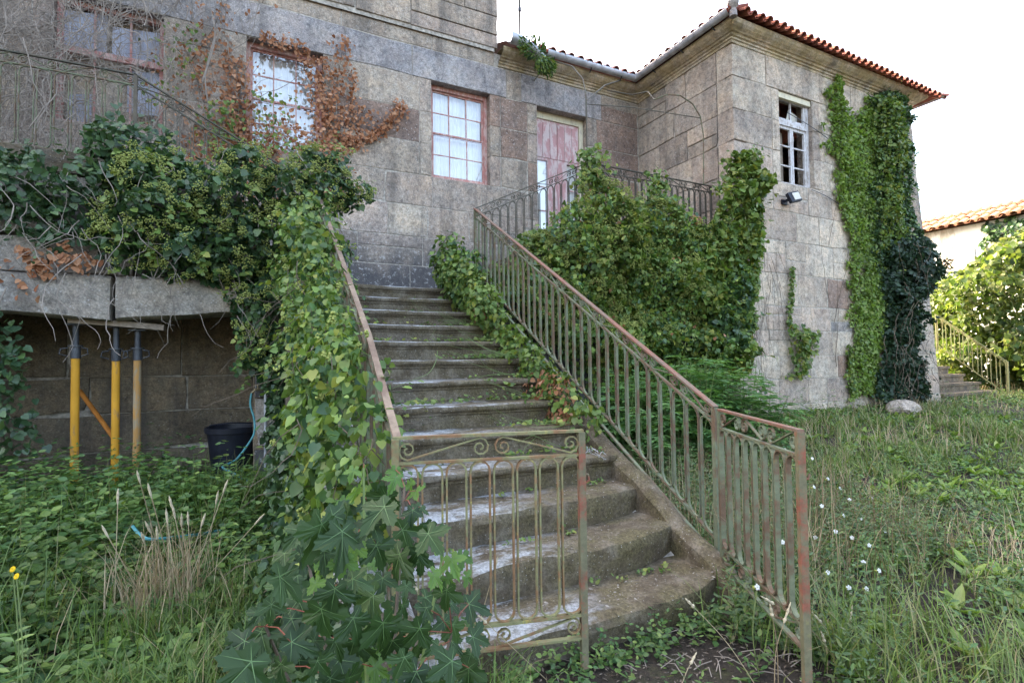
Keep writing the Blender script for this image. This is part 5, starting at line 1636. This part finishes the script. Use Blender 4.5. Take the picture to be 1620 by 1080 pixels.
for (x, y, lay) in pts:
    Yp = 1.25+.65*lay
    if y < 800: Yp = 1.72+.1*lay
    p = Vector(W(x, y, Y=Yp))
    if p.z < .03: p.z = .03
    young = min(math.hypot(x-a, y-b) for a, b in yl) < 26
    near = min(allp, key=lambda q: (q-p).length+max(0, q.z-p.z)*.3)
    dirv = (p-near); dirv = dirv.normalized() if dirv.length > .01 else Vector((0, -1, 0))
    f = Vector((dirv.x*.5+r_.normal(0, .5), -.25+r_.normal(0, .35), -.75+r_.normal(0, .3))).normalized()
    n_ = Vector((r_.normal(-.1, .55), -.85+r_.normal(0, .3), .65+r_.normal(0, .4)))
    S_ = r_.uniform(.035, .055) if young else r_.uniform(.038, .08)
    inst('maple_leaf', (MY if young else MM)[int(r_.integers(2 if young else 8))], mp_, p, orient(f, n_), float(S_*1.25))
    mid = near.lerp(p, .5)+Vector((0, 0, .015))
    if r_.random() < .4 and (near-p).length < .22:
        m = MB(); m.tube([near, mid, p], .0016, 4, caps=False); m.build('leaf_stalk', L_red, mp_)

# ------------------------------------------------------------------ ground cover
def frust(n, x0, x1, y0, y1, r_):
    X = r_.uniform(x0, x1, n); Y = r_.uniform(y0, y1, n)
    v = np.stack([X, Y, 0*X+.2-CAMZ], -1)
    d_ = v@cf; px = 810+FL*(v@cr)/np.maximum(d_, .01); py = 540-FL*(v@cu)/np.maximum(d_, .01)
    ok = (d_ > .4) & (px > -400) & (px < 2300) & (py < 1500)
    return X[ok], Y[ok], d_[ok]
def blocked(X, Y):
    s = (X > .45) & (X < 2.62) & (Y > SY-.03) & (Y < 9)
    s |= (Y > 6.2) & (X > -.1) & (X < 7.1)
    s |= (X > 7.05) & (X < 13.1) & (Y > TY-.04)
    s |= (X > 13.5) & (X < 16.0) & (Y > 6.0)
    s |= (Y > 7.4)
    return s
def blades(X, Y, h, wd, r_, lean=.45, z=None):
    n = len(X); Z = gz(X, Y)-.01 if z is None else z
    a = r_.uniform(0, 6.283, n); D = np.stack([np.cos(a), np.sin(a), 0*a], -1); S = np.stack([-np.sin(a), np.cos(a), 0*a], -1)
    bend = np.abs(r_.normal(lean, .25, n))*h
    B = np.stack([X, Y, Z], -1); V = []
    for t, wf in ((0, 1.0), (.4, .85), (.75, .55)):
        c_ = B+D*(bend*t*t)[:, None]+np.array([0, 0, 1.])*(h*t*(1-.25*t*np.minimum(bend/h, 1)))[:, None]
        V += [c_-S*(wd*wf/2)[:, None], c_+S*(wd*wf/2)[:, None]]
    V.append(B+D*bend[:, None]+np.array([0, 0, 1.])*(h*(1-.3*np.minimum(bend/h, 1)))[:, None])
    V = np.stack(V, 1); tf = np.array([(0, 1, 3), (0, 3, 2), (2, 3, 5), (2, 5, 4), (4, 5, 6)])
    I = tf[None]+(np.arange(n)*7)[:, None, None]
    return V.reshape(-1, 3), I.reshape(-1, 3)
CLP = W(255, 965, Z=.05)
def soilmask(X, Y):
    """bare trodden earth in front of the gate"""
    d1 = np.hypot((X-1.62)/.62, (Y-1.5)/.68)
    return d1+.5*(fbm(np.stack([X*3, Y*3, 0*X], -1), 2)-.5) < 1
r_ = np.random.default_rng(201)
# right-hand lawn
X, Y, D_ = frust(600000, 1.9, 20, .2, 7.3, r_)
pr = clamp(1.0/(1+.16*D_*D_*.35))*clamp(.35+1.3*(fbm(np.stack([X*1.1, Y*1.1, 0*X+8], -1), 3)-.3))
pr = pr*(1-.35*sstep((4.3-X)/1.0))*clamp(4*(fbm(np.stack([X*4.5, Y*4.5, 0*X+3], -1), 2)-.32), .08, 1)
ok = (r_.random(len(X)) < pr) & ~blocked(X, Y) & (~soilmask(X, Y) | (r_.random(len(X)) < .05))
X, Y, D_ = X[ok], Y[ok], D_[ok]
hn = fbm(np.stack([X*.8+5, Y*.8, 0*X], -1), 3)
s1 = blades(X, Y, (.035+.16*hn*hn*2)*r_.uniform(.4, 1.7, len(X))*(1+.5*sstep((3.4-X)/1.2)), .004+.0011*D_*r_.uniform(.6, 1.2, len(X)), r_, .6)
o = foliage('lawn_grass', [s1], [L_grass]); tag(o, 'rough unmown grass on the right beside the stairs', 'grass', kind='stuff')
sel = r_.random(len(X)) < (.15*clamp(2.2*(fbm(np.stack([X*.7+2, Y*.7, 0*X+4], -1), 2)-.25)))
s2 = blades(X[sel], Y[sel], r_.uniform(.12, .42, sel.sum()), .003+.0006*D_[sel], r_, .45)
o = foliage('dry_grass', [s2], [L_straw]); tag(o, 'dry straw stalks mixed through the right hand grass', 'dry grass', kind='stuff')
# left-hand grass
X, Y, D_ = frust(260000, -5.5, 1.0, .5, 6.2, r_)
g = fbm(np.stack([X*1.0, Y*1.0, 0*X+8], -1), 3)
pr = clamp(1.0/(1+.05*D_*D_))*clamp(3.0*(g-.34), .06, 1)*clamp(4*(fbm(np.stack([X*5, Y*5, 0*X+3], -1), 2)-.33), .06, 1)*clamp(1.15-.9*sstep((Y-3.2)/1.5))
ok = (r_.random(len(X)) < pr) & ~blocked(X, Y) & (np.hypot(X-CLP[0], Y-CLP[1]) > .2*r_.uniform(.5, 1.5, len(X))); X, Y, D_ = X[ok], Y[ok], D_[ok]
s1 = blades(X, Y, r_.uniform(.07, .3, len(X)), .004+.0012*D_*r_.uniform(.6, 1.2, len(X)), r_, .6)
L_grassg = leaf('green_grass', [(.055, .11, .025), (.09, .16, .036), (.13, .20, .05), (.065, .12, .035), (.21, .2, .09)], .25, .5)
o = foliage('left_grass', [s1], [L_grassg]); tag(o, 'tangled green grass on the left below the vault', 'grass', kind='stuff')
sel = r_.random(len(X)) < .016
s2 = blades(X[sel], Y[sel], r_.uniform(.15, .4, sel.sum()), .003+.0006*D_[sel], r_, .6)
o = foliage('left_dry_grass', [s2], [L_straw]); tag(o, 'scattered dry stalks in the left hand grass', 'dry grass', kind='stuff')

def herbs(X, Y, h, lv, size, r_, tmpl, droop=.25, pairs=2):
    """upright leafy stems: opposite leaf pairs turning 90 degrees each level"""
    n = len(X); Z = gz(X, Y); P, F, N, S = [], [], [], []
    lx, ly = r_.normal(0, .22, n), r_.normal(-.05, .22, n); a0 = r_.uniform(0, 6.28, n)
    for k in range(lv):
        t = (k+1)/lv
        for s_ in range(pairs):
            a = a0+k*1.57+s_*3.1416+r_.normal(0, .25, n)
            P.append(np.stack([X+lx*h*t, Y+ly*h*t, Z+h*t], -1))
            F.append(np.stack([np.cos(a), np.sin(a), -droop+.5*(t-.5)+r_.normal(0, .2, n)], -1))
            N.append(np.stack([r_.normal(0, .42, n), r_.normal(0, .42, n)-.2, np.ones(n)], -1))
            S.append(size*(1.15-.5*t)*r_.uniform(.7, 1.2, n))
    return place(np.concatenate(P), np.concatenate(F), np.concatenate(N), np.concatenate(S), tmpl)
# nettles and brambles on the left
X, Y, D_ = frust(15000, -5, .75, 1.0, 6.6, r_)
g = fbm(np.stack([X*.8+3, Y*.8, 0*X+1], -1), 3)
pr = clamp(.55+2.0*(g-.40)+.9*sstep((Y-2.6)/1.3))*(.7+.3*sstep((Y-2.2)))
ok = (r_.random(len(X)) < pr*.4) & ~((X > .4) & (Y > 2.1)) ; X, Y = X[ok], Y[ok]
hh = (.10+.24*sstep((Y-3)/2))*r_.uniform(.35, 1.5, len(X))*(.5+fbm(np.stack([X*2, Y*2, 0*X], -1), 2))*np.where((X > -.55) & (Y > 5.2), .5, 1)
hf = len(X)//3
s1a = herbs(X[hf:], Y[hf:], hh[hf:], 5, .085, r_, OVAL); s1b = herbs(X[:hf], Y[:hf], hh[:hf]*1.15, 6, .075, r_, LANCE)
s1 = (np.concatenate([s1a[0], s1b[0]]), np.concatenate([s1a[1], s1b[1]+len(s1a[0])]))
o = foliage('nettle_undergrowth', [s1], [L_nettle]); tag(o, 'leafy green undergrowth of nettles in front of the vault', 'undergrowth', kind='stuff')
X, Y, D_ = frust(26000, -5, .4, 2.4, 5.6, r_)
ok = (r_.random(len(X)) < clamp(3*(fbm(np.stack([X*1.2+7, Y*1.2, 0*X], -1), 3)-.47))*.75) & (np.hypot(X-CLP[0], Y-CLP[1]) > .45); X, Y, D_ = X[ok], Y[ok], D_[ok]
o = foliage('tall_left_grass', [blades(X, Y, r_.uniform(.25, .62, len(X)), .004+.0011*D_, r_, .4)], [L_grassg]); tag(o, 'long grass blades rising through the nettles on the left', 'grass', kind='stuff')
# low broad weeds on the right and along the wall foot
X, Y, D_ = frust(9000, 2.0, 16, 1.0, 6.1, r_)
g = fbm(np.stack([X*.9+13, Y*.9, 0*X+1], -1), 3)
ok = (r_.random(len(X)) < clamp(1.8*(g-.42)+.45*sstep((Y-4.6)/1.0))*.6*(1-.6*sstep((X-8)/3))) & ~blocked(X, Y); X, Y = X[ok], Y[ok]
s1 = herbs(X, Y, r_.uniform(.06, .28, len(X))*(1+.7*sstep((Y-4.6))), 4, .065, r_, LANCE, droop=0)
o = foliage('lawn_weeds', [s1], [L_nettle]); tag(o, 'broad leaved weeds growing through the right hand grass', 'weeds', kind='stuff')
# short clover-like cover between the grass
X, Y, D_ = frust(130000, 1.9, 18, .9, 7.3, r_)
g = fbm(np.stack([X*1.3+31, Y*1.3, 0*X+1], -1), 3)
ok = (r_.random(len(X)) < clamp(2.4*(g-.36))*clamp(1.3/(1+.03*D_*D_))) & ~blocked(X, Y) & (~soilmask(X, Y) | (r_.random(len(X)) < .12)); X, Y, D_ = X[ok], Y[ok], D_[ok]
P = np.stack([X, Y, gz(X, Y)+r_.uniform(.0, .07, len(X))], -1); a = r_.uniform(0, 6.28, len(X))
s1 = place(P, np.stack([np.cos(a), np.sin(a), r_.uniform(-.1, .7, len(X))], -1), np.stack([r_.normal(0, .4, len(X)), r_.normal(-.2, .4, len(X)), np.ones(len(X))], -1), (.022+.0035*D_)*r_.uniform(.6, 1.4, len(X)), OVAL)
o = foliage('ground_cover', [s1], [L_nettle]); tag(o, 'short leafy ground cover between the grass on the right', 'ground cover', kind='stuff')
# leaf rosettes in the lawn
X, Y, D_ = frust(1500, 2.3, 12, 1.1, 6.0, r_)
ok = ~blocked(X, Y) & (r_.random(len(X)) < .28) & ~soilmask(X, Y); X, Y = X[ok], Y[ok]
n8 = 9; P = np.repeat(np.stack([X, Y, gz(X, Y)+.01], -1), n8, 0); a = np.tile(np.arange(n8)*6.283/n8, len(X))+r_.normal(0, .25, len(P))
s1 = place(P, np.stack([np.cos(a), np.sin(a), r_.uniform(.25, 1.1, len(P))], -1), np.stack([0*a, 0*a, 1+0*a], -1), r_.uniform(.07, .17, len(P)), LANCE)
o = foliage('leaf_rosettes', [s1], [L_creep]); tag(o, 'light green leaf rosettes scattered through the right hand lawn', 'weeds', kind='stuff')
# fine bushy weeds by the open gate
X, Y = r_.uniform(2.1, 5.4, 5200), r_.uniform(1.1, 4.6, 5200)
g = fbm(np.stack([X*1.2+3, Y*1.2, 0*X+9], -1), 3)
ok = (r_.random(len(X)) < clamp(3.2*(g-.38))*.8) & ~soilmask(X, Y) & ~((X < 2.65) & (Y > 2.1)); X, Y = X[ok], Y[ok]
s1 = herbs(X, Y, r_.uniform(.15, .6, len(X))*(1-.5*sstep((X-3.4)/1.6))*(.7+.3*sstep((Y-1.6))), 10, .048, r_, LANCE, droop=-.3)
o = foliage('bushy_weeds', [s1], [leaf('grey_green_leaf', [(.05, .10, .038), (.09, .15, .055), (.07, .12, .055), (.13, .19, .06), (.16, .15, .08)], .25)]); tag(o, 'soft grey green bushy weeds beside the open gate', 'weeds', kind='stuff')
# dense weeds behind the right railing
X, Y = r_.uniform(2.65, 5.2, 3800), r_.uniform(2.0, 6.0, 3800)
ok = (r_.random(len(X)) < clamp(1-(X-2.65)/2.6)) ; X, Y = X[ok], Y[ok]
s1 = herbs(X, Y, r_.uniform(.15, .5, len(X))*(.6+.25*(Y-2)), 6, .05, r_, LANCE, droop=.1)
o = foliage('railing_weeds', [s1], [L_nettle]); tag(o, 'tall thin weeds growing up behind the right railing', 'weeds', kind='stuff')
X, Y = r_.uniform(2.65, 4.6, 900), r_.uniform(1.9, 4.6, 900)
s1 = blades(X, Y, r_.uniform(.3, .8, len(X)), r_.uniform(.003, .006, len(X)), r_, .3)
o = foliage('brown_stalks', [s1], [leaf('brown_stalk', [(.13, .085, .05), (.19, .13, .08), (.24, .18, .11)], .1, .8)]); tag(o, 'dead brown weed stalks standing behind the right railing', 'dry weeds', kind='stuff')
# litter on the bare earth
X, Y = r_.uniform(.9, 2.7, 2600), r_.uniform(.8, 2.1, 2600)
P = np.stack([X, Y, gz(X, Y)+.006], -1); a = r_.uniform(0, 6.28, len(X))
s1 = place(P, np.stack([np.cos(a), np.sin(a), r_.normal(0, .15, len(X))], -1), np.stack([r_.normal(0, .3, len(X)), r_.normal(0, .3, len(X)), np.ones(len(X))], -1), r_.uniform(.01, .035, len(X)), LANCE)
o = foliage('leaf_litter', [s1], [leaf('litter', [(.05, .035, .025), (.11, .085, .065), (.2, .17, .14), (.07, .05, .035)], 0, .9)]); tag(o, 'dry leaf litter on the bare earth before the gate', 'leaf litter', kind='stuff')
X, Y = r_.uniform(1.0, 2.6, 150), r_.uniform(.9, 2.05, 150)
m = MB()
for x, y in zip(X, Y):
    a = r_.uniform(0, 6.28); l = r_.uniform(.04, .16); z = float(gz(x, y))+.012
    m.tube([(x, y, z), (x+math.cos(a)*l*.5+r_.normal(0, .01), y+math.sin(a)*l*.5, z+r_.uniform(0, .03)), (x+math.cos(a)*l, y+math.sin(a)*l, z)], .0022, 4, caps=False)
o = m.build('fallen_twigs', M_twig); tag(o, 'thin grey twigs fallen on the bare earth before the gate', 'twigs', kind='stuff')
X, Y = r_.uniform(1.0, 2.7, 230), r_.uniform(.9, 2.1, 230); ok = r_.random(230) < .5; X, Y = X[ok], Y[ok]
s1 = herbs(X, Y, r_.uniform(.03, .14, len(X)), 4, .045, r_, LANCE, droop=-.2)
o = foliage('earth_weeds', [s1], [L_nettle]); tag(o, 'small green weeds sprouting from the bare earth before the gate', 'weeds', kind='stuff')
# debris on the steps
Pd = []
for i in range(1, 9):
    for _ in range(150 if i < 5 else 40):
        Pd.append((r_.uniform(.8, 2.45), SY+(i-1)*TR+r_.uniform(.05, .34)**1.0, i*RI+.006))
P = np.array(Pd); a = r_.uniform(0, 6.28, len(P))
s1 = place(P, np.stack([np.cos(a), np.sin(a), 0*a], -1), np.stack([r_.normal(0, .3, len(P)), r_.normal(0, .3, len(P)), np.ones(len(P))], -1), r_.uniform(.006, .03, len(P)), LANCE)
o = foliage('step_litter', [s1], [leaf('step_litter', [(.08, .06, .045), (.2, .17, .14), (.35, .32, .28), (.11, .075, .05)], 0, .9)]); tag(o, 'small dry leaves and twigs scattered on the treads', 'leaf litter', kind='stuff')
X, Y = r_.uniform(.9, 2.5, 80), SY-.03-np.abs(r_.normal(0, .09, 80))
s1 = herbs(X, Y, r_.uniform(.03, .15, 80), 4, .04, r_, OVAL, droop=0)
o = foliage('step_foot_weeds', [s1], [L_nettle]); tag(o, 'small green weeds growing along the foot of the lowest step', 'weeds', kind='stuff')
# moss and tiny weeds at the step roots
Xs, Ys, Zs = [], [], []
for i in range(1, 13):
    n = 6 if i < 6 else 4
    for _ in range(n):
        Xs.append(r_.uniform(.8, 2.35) if r_.random() < .5 else r_.uniform(1.7, 2.35)); Ys.append(SY+i*TR-.02-abs(r_.normal(0, .03))); Zs.append(i*RI)
Xs, Ys, Zs = map(np.array, (Xs, Ys, Zs))
P = np.repeat(np.stack([Xs, Ys, Zs+.01], -1), 7, 0); P += r_.normal(0, .02, P.shape)*np.array([1, .6, .5])
a = r_.uniform(0, 6.28, len(P)); s1 = place(P, np.stack([np.cos(a), np.sin(a)-.4, r_.uniform(.1, .8, len(P))], -1), np.stack([0*a, -.4+0*a, 1+0*a], -1), r_.uniform(.015, .04, len(P)), OVAL)
o = foliage('step_weeds', [s1], [L_mid]); tag(o, 'tiny green weeds rooted in the joints of the steps', 'weeds', kind='stuff')

# ---- dry grass stalks with seed heads, each a thing
def stalk(base, tip, head, label, group, r=.0022, name='seed_stalk', bend=.06):
    base, tip = Vector(base), Vector(tip)
    t = thing(name, base, label, 'grass stalk', group)
    mid = base.lerp(tip, .55)+Vector((random.uniform(-bend, bend)*.5, 0, bend*.4))
    cl = crom([base, mid, tip], 5)
    m = MB(); m.tube(cl, [r*(1.0-.4*i/(len(cl)-1)) for i in range(len(cl))], 4); m.build('stem', L_straw, t)
    d_ = (cl[-1]-cl[-3]).normalized(); a = tip
    m = MB(); n = 7
    m.tube([a+d_*head*(k/n) for k in range(n+1)], [r*1.2]+[r*(3.0+1.2*math.sin(k*2.1))*(1-.55*k/n) for k in range(1, n)]+[r*.4], 5); m.build('seed_head', M_seed, t)
    return t
GS = 'dry grass stalks with pale seed heads in the foreground'
SL_ = [((700, 1105, 660, 935, 1.3), 'dry seed stalk standing before the dark maple leaves'),
       ((730, 1110, 782, 900, 1.45), 'tall dry seed stalk leaning across the half closed gate leaf'),
       ((1225, 1105, 1240, 985, 1.45), 'dry seed stalk just left of the red gate post, right one of a close pair'),
       ((1232, 1105, 1222, 975, 1.5), 'dry seed stalk just left of the red gate post, left one of a close pair'),
       ((1350, 1105, 1345, 985, 1.6), 'dry seed stalk right of the red gate post, rightmost of a cluster of three'),
       ((1320, 1100, 1300, 985, 1.55), 'dry seed stalk right of the red gate post, leaning left in a cluster of three'),
       ((1310, 1105, 1305, 1015, 1.5), 'dry seed stalk right of the red gate post, shortest in a cluster of three'),
       ((1438, 1105, 1428, 1000, 1.6), 'dry seed stalk standing alone in the lawn well right of the gate'),
       ((1212, 1110, 1098, 960, 1.4), 'long dry seed stalk leaning left over the bare earth'),
       ((1335, 1110, 1225, 955, 1.5), 'long dry seed stalk leaning left across the red gate post'),
       ((1480, 1100, 1492, 1040, 1.55), 'short dry seed stalk leaning right in the lawn'),
       ((1070, 1105, 1092, 1050, 1.3), 'short dry seed stalk at the bottom edge on bare earth'),
       ((1580, 1110, 1575, 1005, 1.5), 'dry seed stalk at the right edge of the lawn'),
       ((865, 1075, 770, 985, 1.75), 'bare leaning dry stalk under the half closed gate leaf')]
for (bx, by, tx, ty, Y_), lb in SL_:
    b = W(bx, by, Y=Y_); z = float(gz(b[0], b[1])); b = W(bx, by, Z=z) if b[2] > z else (b[0], b[1], z)
    tip = W(tx, ty, Y=b[1])
    stalk(b, tip, .09*(.6+.5*random.random()), lb, GS)
# pale dry clump on the left
cl_ = W(255, 965, Z=.05)
dc = thing('dry_grass_clump', cl_, 'pale dry grass clump with seed heads on the left', 'grass clump')
n = 260; X = cl_[0]+r_.normal(0, .13, n); Y = cl_[1]+r_.normal(0, .10, n)
foliage('stalks', [blades(X, Y, r_.uniform(.15, .62, n), r_.uniform(.003, .008, n), r_, .38)], [L_straw], dc, True)
for k in range(16):
    b = Vector((cl_[0]+random.gauss(.03, .1), cl_[1]+random.gauss(0, .08), cl_[2])); tip = b+Vector((random.gauss(.04, .16), random.gauss(0, .1), random.uniform(.38, .72)))
    m = MB(); m.tube(crom([b, b.lerp(tip, .5), tip], 4), .0028, 4); m.build('stem', L_straw, dc)
    d_ = (tip-b).normalized(); m = MB(); m.tube([tip+d_*.085*(q/6) for q in range(7)], [.002, .005, .0065, .006, .007, .004, .001], 5); m.build('seed_head', M_seed, dc)
# ---- white campions and yellow flowers
def flower(p, z, kind, label, group=None):
    g = float(gz(p[0], p[1])); base = Vector((p[0], p[1], g)); top = Vector(p)
    t = thing('white_campion' if kind == 'w' else 'yellow_flower', base, label, 'flower', group)
    m = MB(); m.tube(crom([base, base.lerp(top, .5)+Vector((random.gauss(0, .02), 0, 0)), top], 4), .0025, 4); m.build('stem', L_stem, t)
    n = 5 if kind == 'w' else 10; R_ = .013 if kind == 'w' else .010
    nn = Vector((random.gauss(-.3, .3), -1, .5)).normalized(); a1 = nn.orthogonal().normalized(); a2 = nn.cross(a1)
    for k in range(n):
        a = 6.283*k/n; d_ = a1*math.cos(a)+a2*math.sin(a); s_ = nn.cross(d_)
        m = MB(); m.add([top, top+d_*R_*.6-s_*R_*.4+nn*.002, top+d_*R_*1.1-s_*R_*.25, top+d_*R_*.95, top+d_*R_*1.1+s_*R_*.25, top+d_*R_*.6+s_*R_*.4+nn*.002], [(0, 1, 2, 3, 4, 5)]); m.build('petal', L_white if kind == 'w' else L_yellow, t)
    if kind == 'w':
        m = MB(); q = top-nn*.004; m.tube([q, q-nn*.01, q-nn*.02, q-nn*.028], [.004, .008, .008, .002], 6); m.build('calyx', L_umbel, t)
    vs = [base.lerp(top, f) for f in (.25, .45, .65)]
    P = np.array([v for v in vs for _ in (0, 1)]); F = np.array([(sg, random.gauss(0, .5), .3) for _ in vs for sg in (-1, 1)]); N = np.tile(np.array([0, -.3, 1.]), (len(P), 1))
    foliage('leaves', [place(P, F, N, np.full(len(P), .06), LANCE)], [L_nettle], t)
GW = 'white campion flowers in the grass beside the open gate'
for (x, y, Y_, lb) in ((1310, 757, 3.6, 'upper left flower of the far white campion cluster'), (1329, 772, 3.5, 'middle flower of the far white campion cluster'),
        (1344, 790, 3.3, 'lowest flower of the far white campion cluster'), (1380, 787, 3.5, 'rightmost flower of the far white campion cluster'), (1366, 889, 2.5, 'top left flower of the near white campion cluster'),
        (1391, 902, 2.45, 'rightmost flower of the near white campion cluster'), (1371, 931, 2.35, 'lowest flower of the near white campion cluster'), (1343, 929, 2.3, 'leftmost flower of the near white campion cluster'),
        (1451, 940, 2.5, 'upper of two white campions alone in the lawn'), (1458, 957, 2.5, 'lower of two white campions alone in the lawn'), (1238, 857, 2.7, 'white campion seen between the bars of the open gate, upper one'),
        (1198, 928, 2.2, 'white campion seen between the bars of the open gate, lower one'), (1242, 711, 4.2, 'white campion showing through the scrolls on top of the open gate')):
    flower(W(x, y, Y=Y_*.74), 0, 'w', lb, GW)
for (x, y, Y_) in ((1288, 770, 3.3), (1300, 800, 3.0), (1322, 840, 2.8), (1290, 850, 2.8), (1348, 850, 2.8), (1400, 840, 3.0), (1362, 820, 3.1), (1420, 880, 2.7), (1310, 905, 2.4), (1375, 862, 2.7), (1335, 815, 3.1), (1285, 725, 3.9)):
    flower(W(x, y, Y=Y_*.76), 0, 'w', 'tiny white campion among the tall weeds right of the red gate post', 'tiny white campions in the weeds')
# tall dead stems right of the gate post
X, Y = r_.normal(2.95, .22, 170), r_.uniform(1.9, 3.4, 170)
o = foliage('tall_dead_stems', [blades(X, Y, r_.uniform(.35, .85, 170), r_.uniform(.003, .006, 170), r_, .15)], [L_straw]); tag(o, 'tall dead brown stems standing right of the red gate post', 'dry weeds', kind='stuff')
for (x, y, Y_, lb) in ((20, 900, 2.6, 'yellow flower at the left edge of the grass, upper of two'), (26, 911, 2.55, 'yellow flower at the left edge of the grass, lower of two'), (1552, 860, 3.0, 'yellow flower alone in the far right lawn'), (1284, 698, 4.4, 'yellow flower behind the red gate post, left of a close pair'), (1300, 700, 4.4, 'yellow flower behind the red gate post, right of a close pair')):
    flower(W(x, y, Y=Y_), 0, 'y', lb)
